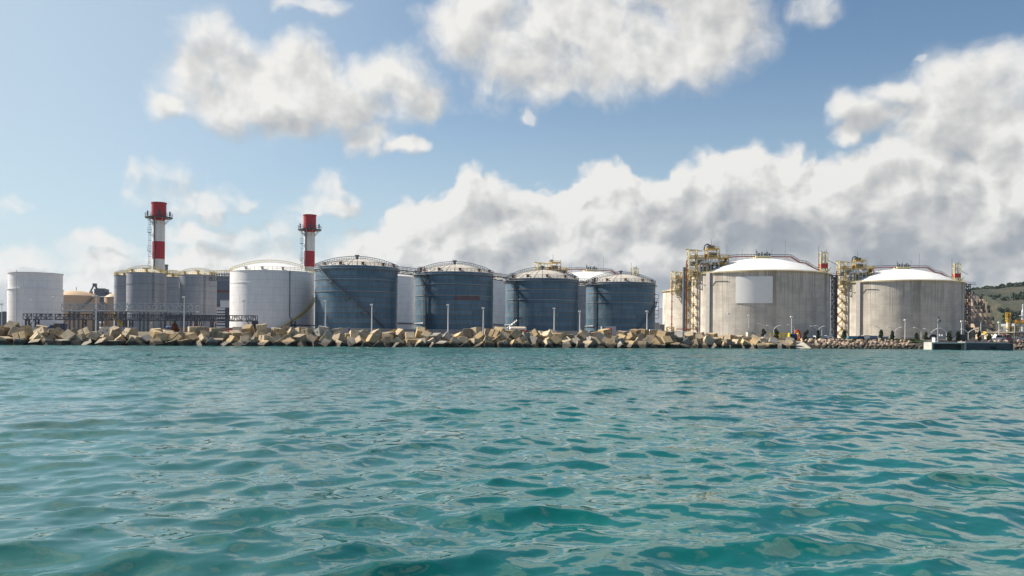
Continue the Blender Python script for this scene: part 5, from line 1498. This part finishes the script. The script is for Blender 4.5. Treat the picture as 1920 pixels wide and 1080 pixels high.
t = thing('radar_mast', 'thick pale mast with a small platform before the rightmost gas tank', 'mast', (X(1759, 282), 282, G)); h = Z(1759, 597, 282) - G
MB().tube([(0, 0, 0), (0, 0, h)], .26, 12, .2).build('pole', 'pale_steel', t)
MB().cyl((0, 0, h - 1), .6, .14, 12).box((0, 0, h + .3), (.7, .4, .3)).box((.6, 0, h - .6), (.5, .3, .5)).build('platform', 'steel_grey', t)
t = thing('antenna_mast', 'slim tall white mast before the quarried hillside', 'mast', (X(1839, 284), 284, G)); h = Z(1839, 603, 284) - G
MB().tube([(0, 0, 0), (0, 0, h)], .14, 8, .09).build('pole', 'pole_white', t); MB().box((0, 0, h), (.8, .12, .12)).build('cross_arm', 'galvanised', t)

def street(px, pytop, d, arms, label, span=2.2):
    h = Z(px, pytop, d) - G
    t = thing('street_lamp', label, 'street lamp', (X(px, d), d, G), 0, 'curved arm street lamps by the gas tanks')
    MB().tube([(0, 0, 0), (0, 0, h - 1.2)], .11, 8, .08).build('pole', 'pole_white', t)
    for s_ in arms:
        MB().tube([(0, 0, h - 1.2), (s_ * .25 * span / 2, 0, h - .7), (s_ * span * .45, 0, h - .25), (s_ * span * .8, 0, h)], .075, 8).build('arm', 'pole_white', t)
        MB().box((s_ * span * .95, 0, h + .02), (.8, .35, .18)).build('lamp_head', 'glass_lamp', t, bevel=0.05)
for a in ((1434, 607, 296, (-1,), 'single arm street lamp beside the round shrub'), (1451, 610, 296, (-1, 1), 'double arm street lamp between the two dark shrubs'),
          (1490, 609, 296, (-1,), 'single arm street lamp right of the tall mast over the cable reel'), (1533.5, 611.5, 296, (-1, 1), 'double arm street lamp above the white switch cabinet'),
          (1541, 610.5, 300, (-1,), 'single arm street lamp at the right edge of the panelled gas tank'), (1678, 613.5, 296, (-1, 1), 'double arm street lamp left of the central mast on the rightmost gas tank'),
          (1727, 614.5, 294, (-1,), 'single arm street lamp beside the narrow dark conifer'), (1746, 616.5, 296, (-1, 1), 'double arm street lamp left of the thick pale mast'),
          (1774.5, 615.5, 294, (-1,), 'single arm street lamp right of the thick pale mast'), (1815.5, 617, 294, (-1, 1), 'double arm street lamp at the foot of the quarry'),
          (1865, 619, 294, (-1, 1), 'double arm street lamp left of the mast before the green hill'), (1652, 612, 304, (-1,), 'faint single arm street lamp left of the central mast')):
    street(*a)

# ------------------------------------------------------------------ trees
def tree(px, py0, d, wpx, label, m='foliage', conic=0.3, seed=0, lean=0.0):
    r2 = random.Random(seed + 100)
    h = Z(px, py0, d) - G; w = wpx / F * d / 2
    t = thing('small_tree', label, 'tree', (X(px, d), d, G), 0, 'small trees along the quay road')
    tk = MB().tube([(0, 0, 0), (lean * .3, 0, h * .4), (lean * .8, 0, h * .85)], .13, 7, .03)
    for k in range(5):
        a = k * 1.3; z = h * (.3 + .1 * k); tk.tube([(lean * .3, 0, z), (lean * .3 + w * .6 * math.cos(a), w * .6 * math.sin(a), z + h * .14)], .045, 5, .015)
    tk.build('trunk', 'bark', t)
    mb = MB()
    blobs = []
    for k in range(16):
        f = r2.random(); z = h * (.22 + .74 * f); rr = w * (1 - conic * f) * math.sqrt(max(0.1, 1 - (2 * f - 0.85) ** 2 * .75)) ; a = r2.random() * 6.28
        blobs.append((lean * f + rr * .6 * math.cos(a), rr * .6 * math.sin(a), z, w * r2.uniform(.32, .6)))
    for k in range(1100):
        bx_, by_, bz, br_ = r2.choice(blobs)
        v = Vector((r2.gauss(0, 1), r2.gauss(0, 1), r2.gauss(0, 1))).normalized() * br_ * r2.uniform(.55, 1.05)
        c = Vector((bx_, by_, bz)) + v; s_ = r2.uniform(.09, .17)
        if c.z < 0.4: continue
        M = Euler((r2.random() * 6, r2.random() * 6, r2.random() * 6)).to_matrix()
        mb.add([c + M @ Vector(q) for q in ((-s_, -s_, 0), (s_, -s_ * .6, 0), (s_ * .8, s_, s_ * .3), (-s_ * .7, s_, 0))], [(0, 1, 2, 3)])
    mb.build('crown', m, t)
TREES = [(1431.5, 618, 280, 9, 'round dark shrub right of the cream containers', 'foliage', .1), (1456, 617, 280, 9.5, 'round dark shrub above the slotted cube near the yellow guard rail', 'foliage', .2),
  (1508, 619, 292, 9, 'leaning olive shrub above the blue containers', 'foliage_olive', .2), (1533.6, 619, 286, 6.5, 'small round tree above the white switch cabinet', 'foliage', .1),
  (1583, 620, 288, 9, 'dark bush at the foot of the yellow stair of the rightmost gas tank', 'foliage', .1), (1652, 619.5, 294, 9, 'conical dark tree above the small windowed cabin', 'foliage', .6),
  (1673, 620.5, 294, 9, 'conical tree above the second navy container', 'foliage', .6), (1718.5, 624, 286, 7.5, 'narrow dark conifer before the steel fence', 'foliage', .35),
  (1736, 623.5, 294, 8, 'thin olive tree above the dark parked car', 'foliage_olive', .2), (1780, 621, 284, 9.5, 'tall dark tree right of the disc shaped aerials', 'foliage', .25),
  (1797, 621.5, 284, 9, 'bushy green tree left of the rightmost gas tank edge', 'foliage_olive', .2), (1836, 620.5, 284, 7, 'slim tree before the yellow domed tank, left side', 'foliage', .3),
  (1854.5, 625, 284, 8, 'pointed green tree before the yellow domed tank, right side', 'foliage_olive', .6), (1893, 628, 300, 8, 'olive bush under the yellow plant structure', 'foliage_olive', .2)]
for i, a in enumerate(TREES): tree(*a, seed=i, lean=1.0 if 'leaning' in a[4] else 0.0)

# ------------------------------------------------------------------ people
def person(px, d, label, shirt, trousers, z0, pose='stand', height=1.75, rz=0.0):
    t = thing('person', label, 'person', (X(px, d), d, z0), rz)
    s_ = height / 1.75
    lean = 0.18 if pose == 'lean' else 0.0
    J = {'pel': (0, 0, .95), 'chest': (0, -lean, 1.30), 'neck': (0, -lean * 1.3, 1.50), 'hd': (0, -lean * 1.5, 1.60), 'top': (0, -lean * 1.5, 1.73),
         'lk': (-.11, -.05, .50), 'lf': (-.13, .02, .06), 'lt': (-.14, -.16, .03), 'rk': (.12, -.03, .50), 'rf': (.15, .05, .06), 'rt': (.17, -.13, .03),
         'ls': (-.20, -lean, 1.42), 'le': (-.28, -.04 - lean, 1.14), 'lh': (-.22, -.22 - lean, 1.00), 'rs': (.20, -lean, 1.42), 're': (.29, -.05 - lean, 1.15), 'rh': (.2, -.26 - lean, 1.10),
         'lhip': (-.10, 0, .92), 'rhip': (.10, 0, .92)}
    Rr = {'pel': .13, 'chest': .15, 'neck': .06, 'hd': .10, 'top': .07, 'lk': .065, 'lf': .045, 'lt': .035, 'rk': .065, 'rf': .045, 'rt': .035, 'ls': .065, 'le': .045, 'lh': .035, 'rs': .065, 're': .045, 'rh': .035, 'lhip': .10, 'rhip': .10}
    E = [('pel', 'chest'), ('chest', 'neck'), ('neck', 'hd'), ('hd', 'top'), ('pel', 'lhip'), ('pel', 'rhip'), ('lhip', 'lk'), ('lk', 'lf'), ('lf', 'lt'), ('rhip', 'rk'), ('rk', 'rf'), ('rf', 'rt'), ('chest', 'ls'), ('ls', 'le'), ('le', 'lh'), ('chest', 'rs'), ('rs', 're'), ('re', 'rh')]
    def skin(name, edges, m, grow, root, ends={}):
        ks = []
        for a, b_ in edges:
            for k in (a, b_):
                if k not in ks: ks.append(k)
        if root in ks: ks.remove(root); ks.insert(0, root)
        me = bpy.data.meshes.new(name)
        P_ = {k: Vector(ends.get(k, J[k])) * s_ for k in ks}
        me.from_pydata([P_[k] for k in ks], [(ks.index(a), ks.index(b_)) for a, b_ in edges], [])
        me.materials.append(MATS[m])
        o = bpy.data.objects.new(name, me); col.objects.link(o); o.parent = t
        o.modifiers.new('skin', 'SKIN'); me.skin_vertices[0].data[0].use_root = True
        for i, k in enumerate(ks): r = (Rr[k] + grow) * s_; me.skin_vertices[0].data[i].radius = (r, r)
        sb = o.modifiers.new('sub', 'SUBSURF'); sb.levels = 1; sb.render_levels = 1
        return o
    body = skin('body', E, 'skin', 0, 'pel')
    skin('shirt', [('pel', 'chest'), ('chest', 'ls'), ('ls', 'le'), ('chest', 'rs'), ('rs', 're')], shirt, .022, 'pel')
    skin('trousers', [('pel', 'lhip'), ('pel', 'rhip'), ('lhip', 'lk'), ('lk', 'lf'), ('rhip', 'rk'), ('rk', 'rf')], trousers, .02, 'pel')
    h = MB()
    cx, cy, cz = J['top']; 
    hp = MB(); cap(hp, .115, cz - .10, .13, 14, 5, (0, cy, 0)); hp.v = [(p[0] * s_, (p[1] + .015) * s_, p[2] * s_) for p in hp.v]; hp.build('hair', 'hair', t)
    return t
def perch(px, dy, top, label):
    x = X(px, shore(X(px, 215)) + dy); y = shore(x) + dy
    src = [o for o in col.objects if o.name.startswith('concrete_cube')][0]
    c = mesh_copy(src, (x, y, top - 1.19), (0.03, -0.02, 0.5), 1.0)
    c.data = [o for o in col.objects if o.name.startswith('concrete_cube') and 'cube_sand' in o.data.materials[0].name][0].data
    tag(c, label, 'concrete cube', 'concrete cubes of the breakwater'); return y
y = perch(98.5, 7.0, 3.75, 'level sandy concrete cube under the person in white')
person(98.5, y, 'person in a white top with dark hair among the cubes at left', 'white_cloth', 'denim', 3.75, 'lean', 1.65, R_(30))
y = perch(404.3, 7.0, 4.35, 'level sandy concrete cube under the person in red')
person(404.3, y, 'person in a red top standing on the cubes left of the large white tank', 'red_cloth', 'denim', 4.35, 'lean', 1.6, R_(-40))
y = perch(654.5, 7.4, 3.3, 'level sandy concrete cube under the person in blue')
person(654.5, y, 'person in a blue top behind the cubes at the first blue tank', 'blue_cloth', 'denim', 3.3, 'stand', 1.7, R_(160))
y = perch(363.5, 7.5, 4.6, 'level sandy concrete cube carrying the left fishing tripod')
y2 = perch(376.5, 7.5, 4.6, 'level sandy concrete cube carrying the right fishing tripod')
def tripod(px, d, z0, label):
    t = thing('rod_tripod', label, 'tripod', (X(px, d), d, z0), 0, 'fishing rod tripods on the cubes')
    for a in (0.3, 2.4, 4.5): MB().bar((.45 * math.cos(a), .45 * math.sin(a), 0), (0, 0, 1.25), .08).build('leg', 'red_plastic' if a < 1 else 'galvanised', t)
    MB().box((0, 0, 1.28), (.16, .16, .12)).build('head', 'galvanised', t)
tripod(363.5, y, 4.6, 'left of two thin fishing tripods standing on the cubes')
tripod(376.5, y2, 4.6, 'right of two thin fishing tripods standing on the cubes')
t = thing('barrel', 'blue plastic barrel lying on the quay below the grey silos', 'barrel', (X(312, 224), 224, G + 0.5)); 
xlathe([(0.01, 0), (.42, 0), (.46, .3), (.46, 1.5), (.42, 1.8), (.01, 1.8)], 18, (0, 0, .5)).build('body', 'blue_paint', t)
xlathe([(.44, .55), (.49, .55), (.49, .65), (.44, .65)], 18, (0, 0, .5)).build('hoop', 'blue_paint', t)
# red and orange clutter on the quay
for (px, d, wpx, hm, mm, lb) in ((327, 223, 15, 1.9, 'rust', 'heap of rusty orange netting behind the cubes below the silos'), (796, 247, 30, .9, 'rust', 'rust coloured net heap below the second blue tank'), (740, 240, 16, .8, 'yellow_paint', 'yellow net heap behind the cubes below the first blue tank')):
    o = MB(); w = wpx / F * d / 2
    for k in range(420):
        a = rnd.random() * 6.28; f = math.sqrt(rnd.random()); c = Vector((w * f * math.cos(a), w * .6 * f * math.sin(a), hm * (1 - f * f) * rnd.uniform(.4, 1))); s2 = .22
        M = Euler((rnd.random() * 6, rnd.random() * 6, 0)).to_matrix(); o.add([c + M @ Vector(q) for q in ((-s2, -s2, 0), (s2, -s2, 0), (s2, s2, .1), (-s2, s2, 0))], [(0, 1, 2, 3)])
    oo = o.build('net_heap', mm); oo.location = (X(px, d), d, G + .3); tag(oo, lb, 'net heap')
for (px, d, w_, lb) in ((558, 246, 2.4, 'red barrier block below the stair of the large white tank'), (430, 250, 1.6, 'short red barrier block left of the large white tank foot'), (545, 230, 1.3, 'small red crate among the cubes below the white tank pipes')):
    t = thing('barrier_block', lb, 'barrier', (X(px, d), d, G))
    MB().add([(-w_ / 2, -.3, 0), (w_ / 2, -.3, 0), (w_ / 2, .3, 0), (-w_ / 2, .3, 0), (-w_ / 2, -.1, 1.0), (w_ / 2, -.1, 1.0), (w_ / 2, .1, 1.0), (-w_ / 2, .1, 1.0)], [(3, 2, 1, 0), (4, 5, 6, 7), (0, 1, 5, 4), (1, 2, 6, 5), (2, 3, 7, 6), (3, 0, 4, 7)]).build('body', 'red_paint', t, bevel=.05)
    MB().bx(-w_ / 2 + .1, w_ / 2 - .1, -.34, -.3, .35, .5).build('stripe', 'bright_white', t)

# ------------------------------------------------------------------ plant at the far right
d = 420
t = thing('flare_stack', 'cream flare column with a yellow crown at the right edge', 'flare stack', (X(1890, d), d, G)); h = Z(1890, 586, d) - G
MB().cyl((0, 0, 0), 0.85, h - 3, 16, 0.75).build('column', 'cream_paint', t)
q = MB().cyl((0, 0, h - 3), 1.2, 0.3, 12); q.cyl((0, 0, h - 4.6), .9, 1.2, 12, 1.2)
for k in range(8): a = k * PI / 4; q.bar((1.1 * math.cos(a), 1.1 * math.sin(a), h - 2.7), (1.1 * math.cos(a), 1.1 * math.sin(a), h), .14)
q.ring(1.1, h - .2, .12, .15, 14); q.ring(1.1, h - 1.4, .12, .15, 14); q.build('crown_platform', 'yellow_paint', t)
MB().cyl((0, 0, h - 3), .55, 2.4, 10).build('tip', 'rust', t)
q = MB(); lattice(q, 1.4, 4.2, -1.4, 1.4, 0, h * .62, 5, .22); q.ring(1.3, h * .42, .5, .3, 12); q.build('ladder_frame', 'yellow_paint', t)
t = thing('process_plant', 'yellow decked process building right of the flare column', 'building', (X(1925, d), d, G)); w = X(1970, d) - X(1896, d)
za = Z(1908, 607, d) - G
q = MB().bx(-w * .42, w * .6, -4, 8, za - 1.2, za).bx(-w * .42, w * .6, -4, 8, za * .45, za * .45 + .5); 
for x in np.linspace(-w * .42, w * .6, 9): q.bar((x, -3.8, 0), (x, -3.8, za), .4)
q.build('frame', 'galvanised', t)
q = MB().bx(-w * .42, w * .6, -4.4, -4.0, za - .1, za + .7)
for x in np.linspace(-w * .42, w * .6, 24): q.bar((x, -4.3, za), (x, -4.3, za + 1.6), .16)
q.bar((-w * .42, -4.3, za + 1.6), (w * .6, -4.3, za + 1.6), .2); q.build('railing', 'yellow_paint', t)
for k in range(5): MB().box((-w * .3 + k * 3.6, -2, za + 1.0), (1.6, 1.6, 1.6 + (k % 2) * .6)).build('motor', 'red_brown', t)
MB().bx(-w * .25, w * .6, -2, 6, 0.1, za * .44).build('infill', 'cream_paint', t)
MB().bx(-w * .42, -w * .28, -1, 6, za * .5, za - 1.2).build('control_room', 'panel_blue', t)
t = thing('distillation_column', 'white cylindrical column behind the yellow decked plant', 'column', (X(1918, 470), 470, G)); h = Z(1918, 571, 470) - G
q = MB().lathe([(.9, 0), (.9, h - 4), (.55, h - 2.5), (.55, h), (0.01, h + .4)], 20); q.build('vessel', 'galvanised', t)
q = MB(); q.ring(1.2, h - 6, .8, .2, 16); q.ring(1.2, h * .55, .8, .2, 16); q.build('platform', 'galvanised', t)
t, c, R, H, rz, rise = white_tank(1829, 1851, 628, 625, 470, 'low pale yellow domed tank between two trees at right', roofm='pale_yellow', rail=None, shell='beige_shell', grp='low domed tanks at right')
t, c, R, H, rz, rise = white_tank(1846, 1866, 629.5, 626.5, 455, 'low white and yellow domed tank right of its paler neighbour', roofm='bright_white', rail=None, shell='white_shell', grp='low domed tanks at right')
t, c, R, H, rz, rise = white_tank(1847, 1853, 634.5, 633, 320, 'tiny red banded white tank before the domed tanks', rail=None, grp='low domed tanks at right')
MB().lathe([(R + .02, H * .5), (R + .02, H * .8)], 24).build('red_band', 'red_brown', t)
t = thing('pipe_bridge', 'low yellow pipe bridge running right from the domed tanks', 'pipe bridge', (X(1876, 400), 400, G)); w = X(1890, 400) - X(1862, 400)
q = MB().bx(-w, w * .9, 0, 2, 2.4, 3.6)
for x in (-w * .9, -w * .4, 0, w * .4, w * .85): q.bar((x, 1, 0), (x, 1, 2.6), .4)
q.build('frame', 'yellow_paint', t)
MB().tube([(-w, -.3, 3.0), (w * .9, -.3, 3.0)], .35, 8).build('pipe', 'cream_paint', t)
t = thing('gangway', 'dark lattice gangway at the right edge behind the dock', 'gangway', (X(1888, 280), 280, G)); w = X(1960, 280) - X(1888, 280)
q = MB(); lattice(q, 0, w, 0, 2, .3, 1.9, 1, .16)
for k in range(9): q.bar((w * k / 9, 0, .3), (w * (k + 1) / 9, 0, 1.9), .13); q.bar((w * k / 9, 0, .3), (w * k / 9, 0, 1.9), .13)
q.build('truss', 'dark_steel', t)
MB().bx(0, w, 0, 2, .1, .3).build('deck', 'dark_steel', t)
block('warehouse', 'low white warehouse behind the gangway at the right edge', 'building', 1893, 1960, 632, 330, 'office_white', 10, 'pale_steel')
t, w, h = block('utility_building', 'grey blue shed cluster in the gap beside the far gas tank', 'building', 1226, 1236, 606, 520, 'wall_concrete', 12, 'steel_grey')
t, w, h = block('utility_building', 'darker shed beside the grey blue one in the gap by the far gas tank', 'building', 1236.5, 1246, 609, 560, 'steel_grey', 12, 'rust')

# ------------------------------------------------------------------ hills
def fbm(x, y, seed=0.0, oct=5):
    v = 0; a = 1.0; f = 1.0
    for i in range(oct):
        v += a * (np.sin(x * f + 1.3 * np.sin(y * f * 1.1 + seed + i) + i * 2.1) * np.cos(y * f * 0.9 + 1.1 * np.sin(x * f * 0.8 + seed * 2) + i)); a *= .5; f *= 2.05
    return v
def grid_mesh(name, xs, ys, hfun, m):
    Xg, Yg = np.meshgrid(xs, ys, indexing='ij'); Zg = hfun(Xg, Yg)
    co = np.stack([Xg, Yg, Zg], -1).reshape(-1, 3); nx, ny = Xg.shape; idx = np.arange(nx * ny).reshape(nx, ny)
    f = np.stack([idx[:-1, :-1], idx[1:, :-1], idx[1:, 1:], idx[:-1, 1:]], -1).reshape(-1, 4)
    me = bpy.data.meshes.new(name); me.from_pydata(co.tolist(), [], f.tolist()); me.materials.append(m)
    o = bpy.data.objects.new(name, me); col.objects.link(o); return o, Zg
m, b, p = new_mat('hill_scrub')
geo = b.n('ShaderNodeNewGeometry')
n1 = b.noise(b.v('MULTIPLY', geo.outputs['Position'], (1, .5, 1.6)), 0.018, 6, .6); n2 = b.noise(geo.outputs['Position'], .05, 6, .7)
cc = b.mix(b.smooth(n1.outputs['Fac'], .40, .60), (0.060, 0.050, 0.030, 1), (0.022, 0.030, 0.018, 1))
cc = b.mix(b.smooth(n2.outputs['Fac'], .48, .58), cc, (0.022, 0.036, 0.016, 1))
b.L.new(cc, p.inputs['Base Color']); p.inputs['Roughness'].default_value = .95
bp = b.n('ShaderNodeBump'); bp.inputs['Distance'].default_value = 4; bp.inputs['Strength'].default_value = .6; b.L.new(n2.outputs['Fac'], bp.inputs['Height']); b.L.new(bp.outputs[0], p.inputs['Normal'])
RD = 1500.0
QD = 1330.0
top_z = Z(1832, 547, QD)
ridge = [(500, 0), (640, 18), (700, 40), (740, 62), (778, 84), (820, 86), (862, 90), (900, 97), (1000, 108), (1200, 120), (1600, 150), (2400, 120)]
def rz_of(x): return np.interp(x, [a for a, _ in ridge], [b_ for _, b_ in ridge])
def hill_h(x, y):
    top = rz_of(x * RD / np.maximum(y, 1) * 1.0)
    f = np.clip((y - 950) / (RD - 950), 0, 1); g_ = f * f * (3 - 2 * f)
    back = np.clip((2300 - y) / 700, 0, 1)
    z = top * np.where(y < RD, g_, back) + 2.2 * fbm(x * .018, y * .018, 1.0) * np.clip(f * 3, 0, 1) * (top > 5)
    z = np.minimum(G - 1 + z, G + top * 1.02 + 1)
    fq = (y - (QD - 150)) / 175.0                      # bite taken out by the quarry
    pxx = 960 + x / y * F
    edge = 1884 - 42 * np.clip(fq, 0, 1) ** 0.95
    plane = np.where(fq < 0, G - 3, G + (top_z - G) * fq - 9)
    return np.where((pxx < edge) & (fq < 1.03), np.minimum(z, plane), z)
def zclip(x, y): return hill_h(x, y)
ho, _ = grid_mesh('hillside', np.concatenate([np.linspace(480, 1000, 170), np.linspace(1010, 2600, 80)]), np.linspace(950, 2300, 150), zclip, m); structure(ho)
for p_ in ho.data.polygons: p_.use_smooth = True
# quarry: stepped benches cut into the hill
m, b, p = new_mat('quarry_rock')
geo = b.n('ShaderNodeNewGeometry'); sp = b.n('ShaderNodeSeparateXYZ'); b.L.new(geo.outputs['Position'], sp.inputs[0])
n1 = b.noise(b.v('MULTIPLY', geo.outputs['Position'], (1, 1, 2.5)), .05, 5, .65); n2 = b.noise(geo.outputs['Position'], .35, 4, .6)
cc = b.mix(b.smooth(n1.outputs['Fac'], .38, .66), (0.40, 0.29, 0.21, 1), (0.24, 0.18, 0.15, 1))
nrm = b.n('ShaderNodeSeparateXYZ'); b.L.new(geo.outputs['Normal'], nrm.inputs[0])
cc = b.mix(b.m('MULTIPLY', b.smooth(nrm.outputs[2], .4, .8), b.smooth(n2.outputs['Fac'], .45, .6)), cc, (0.03, 0.045, 0.025, 1))
lowv = b.m('MULTIPLY', b.smooth(sp.outputs[2], 55, 10), b.smooth(n1.outputs['Fac'], .42, .56))
cc = b.mix(lowv, cc, (0.045, 0.05, 0.038, 1))
b.L.new(cc, p.inputs['Base Color']); p.inputs['Roughness'].default_value = .95
q0 = X(1770, QD); nb = 13
def qz(i): return G + (top_z - G) * i / nb
mb = MB(); rq = random.Random(5)
for i in range(nb):
    z0, z1 = qz(i), qz(i + 1)
    f = (i + 0.5) / nb
    # right edge slopes up to the left; the outline is in metres on the hill
    xr = X(1880 - 42 * f ** 0.95, QD); xl = X(1760 + 40 * max(0, f - .55), QD)
    yf = QD - 150 + 175 * f; n = 26; front = []
    for k in range(n + 1):
        x = xl + (xr - xl) * k / n
        bend = 26 * math.sin(k / n * PI) * (1 - f) + rq.uniform(-2.0, 2.0)
        front.append((x + rq.uniform(-.6, .6), yf + bend * .6 + (10 if 8 < k < 15 and i > 8 else 0)))
    front[-1] = (xr, yf + 4)
    vs_ = [(x, y, z0) for x, y in front] + [(x, y + 3, z1 + rq.uniform(-.5, .5)) for x, y in front] + [(x, y + 60, z1) for x, y in front] + [(x + 1, y + 60, z0) for x, y in front]
    N = n + 1
    mb.add(vs_, [(k, k + 1, N + k + 1, N + k) for k in range(n)] + [(N + k, N + k + 1, 2 * N + k + 1, 2 * N + k) for k in range(n)] + [(n, 3 * N + n, 2 * N + n, N + n), (0, N, 2 * N, 3 * N)])
structure(mb.build('quarry_terraces', MATS['quarry_rock']))
# cypresses on the benches and trees on the ridge
def blobtree(name, seed, h, w, nleaf, m, trunk=True):
    r2 = random.Random(seed); mb = MB()
    for k in range(nleaf):
        f = r2.random(); a = r2.random() * 6.28; rr = w * math.sin(PI * min(1, f * .9 + .1)) ** .6 * math.sqrt(r2.random())
        c = Vector((rr * math.cos(a), rr * math.sin(a), h * (.12 + .88 * f))); s_ = w * r2.uniform(.25, .42)
        M = Euler((r2.random() * 6, r2.random() * 6, r2.random() * 6)).to_matrix()
        mb.add([c + M @ Vector(q) for q in ((-s_, -s_, 0), (s_, -s_, 0), (s_, s_, s_ * .3), (-s_, s_, 0))], [(0, 1, 2, 3)])
    t = thing(name, 'x', 'tree'); mb.build('crown', m, t); MB().tube([(0, 0, 0), (0, 0, h * .4)], w * .1, 5).build('trunk', 'bark', t); return t
cy = blobtree('cypress_tree', 1, 6.5, 1.6, 60, 'hill_trees'); used = False
for i in range(nb):
    z1 = qz(i + 1); f = (i + .5) / nb
    if i in (2, 4, 6, 7, 8):
        nn = {2: 6, 4: 7, 6: 9, 7: 10, 8: 6}[i]
        for k in range(nn):
            px = 1806 + (52 - 10 * f) * (k + rnd.random()) / nn
            y = QD - 150 + 175 * f + 14; c = cy if not used else copy_tree(cy); used = True
            c.location = (X(px, QD), y, z1 - .3); s_ = rnd.uniform(.8, 1.3); c.scale = (s_, s_, s_)
            tag(c, 'small dark tree growing on a bench of the terraced quarry', 'tree', 'trees on the quarry benches')
rt = blobtree('ridge_tree', 3, 8, 5.5, 120, 'hill_trees'); used = False
RL = ['lone round tree on the skyline above the quarry top', 'round tree on the skyline just right of the quarry', 'wide low tree on the skyline beyond the quarry', 'spiky tree clump on the skyline left of the ridge rise', 'tree at the start of the long wooded crest',
      'second tree of the wooded crest', 'third tree of the wooded crest', 'broad tree in the middle of the wooded crest', 'tree on the wooded crest before the right edge', 'tall tree on the crest near the right edge', 'crest tree cut by the right edge', 'small crest tree above the steep hillside']
for i, px in enumerate((1828, 1844, 1853, 1872, 1886, 1893, 1899, 1906, 1912, 1916, 1921, 1903)):
    x = X(px, RD); c = rt if not used else copy_tree(rt); used = True
    zz = float(hill_h(np.array([x]), np.array([RD - 10.0]))[0]); c.location = (x, RD - 10, zz - 1.5); s_ = rnd.uniform(.5, .95); c.scale = (s_ * 1.2, s_, s_ * (1.2 if px in (1872, 1886) else .95)); c.rotation_euler = (0, 0, rnd.random() * 6)
    tag(c, RL[i], 'tree', 'trees on the ridge line')
# scattered scrub on the slope: nobody could count it
mb = MB(); rs = random.Random(9)
xs_ = []; 
for k in range(2600):
    y = rs.uniform(1060, RD - 5); x = rs.uniform(X(1815, y), X(1990, y))
    v = math.sin(x * .03 + 2 * math.sin(y * .011)) + .8 * math.sin(y * .03 + x * .017)
    if v < rs.uniform(-.8, 1.1): continue
    zz = float(hill_h(np.array([x]), np.array([y]))[0]); s_ = rs.uniform(1.5, 3.6)
    for j in range(7):
        c = Vector((x + rs.uniform(-s_, s_), y + rs.uniform(-s_, s_), zz + rs.uniform(0, s_))); M = Euler((rs.random() * 6, rs.random() * 6, rs.random() * 6)).to_matrix()
        mb.add([c + M @ Vector(q) * s_ * .5 for q in ((-1, -1, 0), (1, -1, 0), (1, 1, .3), (-1, 1, 0))], [(0, 1, 2, 3)])
sc = mb.build('hillside_scrub', 'hill_trees'); sc['kind'] = 'stuff'
# far mountains
def mt(x, y):
    r = np.interp(x, [X(p_, 7000) for p_ in (1050, 1120, 1180, 1212, 1228, 1236, 1243, 1256, 1300, 1380)], [0, 20, 40, 120, 205, 250, 240, 170, 60, 0])
    return G - 2 + r * np.clip(1 - np.abs(y - 7000) / 900, 0, 1) + 5 * fbm(x * .01, y * .01)
mo, _ = grid_mesh('far_mountain', np.linspace(X(1050, 7000), X(1380, 7000), 70), np.linspace(6100, 7900, 16), mt, MATS['far_blue']); structure(mo)

# ------------------------------------------------------------------ the quay is a step lower at right: set its furniture down on it
for o in list(col.objects):
    if o.parent is None and o.type == 'EMPTY' and abs(o.location.z - G) < 0.01:
        x, y = o.location.x, o.location.y
        if x > 81 and y < shore(x) + 49:
            H = max([v.co.z for ch in o.children if ch.type == 'MESH' for v in ch.data.vertices] + [1.0])
            o.location.z = G2 - 0.24
            o.scale.z = (H + G - G2 + 0.24) / H

# ------------------------------------------------------------------ haze
hb = MB().bx(-4500, 4500, -60, 9000, -3.0, 330)
m = bpy.data.materials.new('haze'); m.use_nodes = True; m.node_tree.nodes.clear(); b = NB(m.node_tree)
vol = b.n('ShaderNodeVolumePrincipled'); o_ = b.n('ShaderNodeOutputMaterial'); b.L.new(vol.outputs[0], o_.inputs['Volume'])
vol.inputs['Color'].default_value = (0.62, 0.78, 1.0, 1); vol.inputs['Density'].default_value = 0.000035; vol.inputs['Anisotropy'].default_value = 0.2
ho_ = hb.build('haze', m); ho_['kind'] = 'stuff'
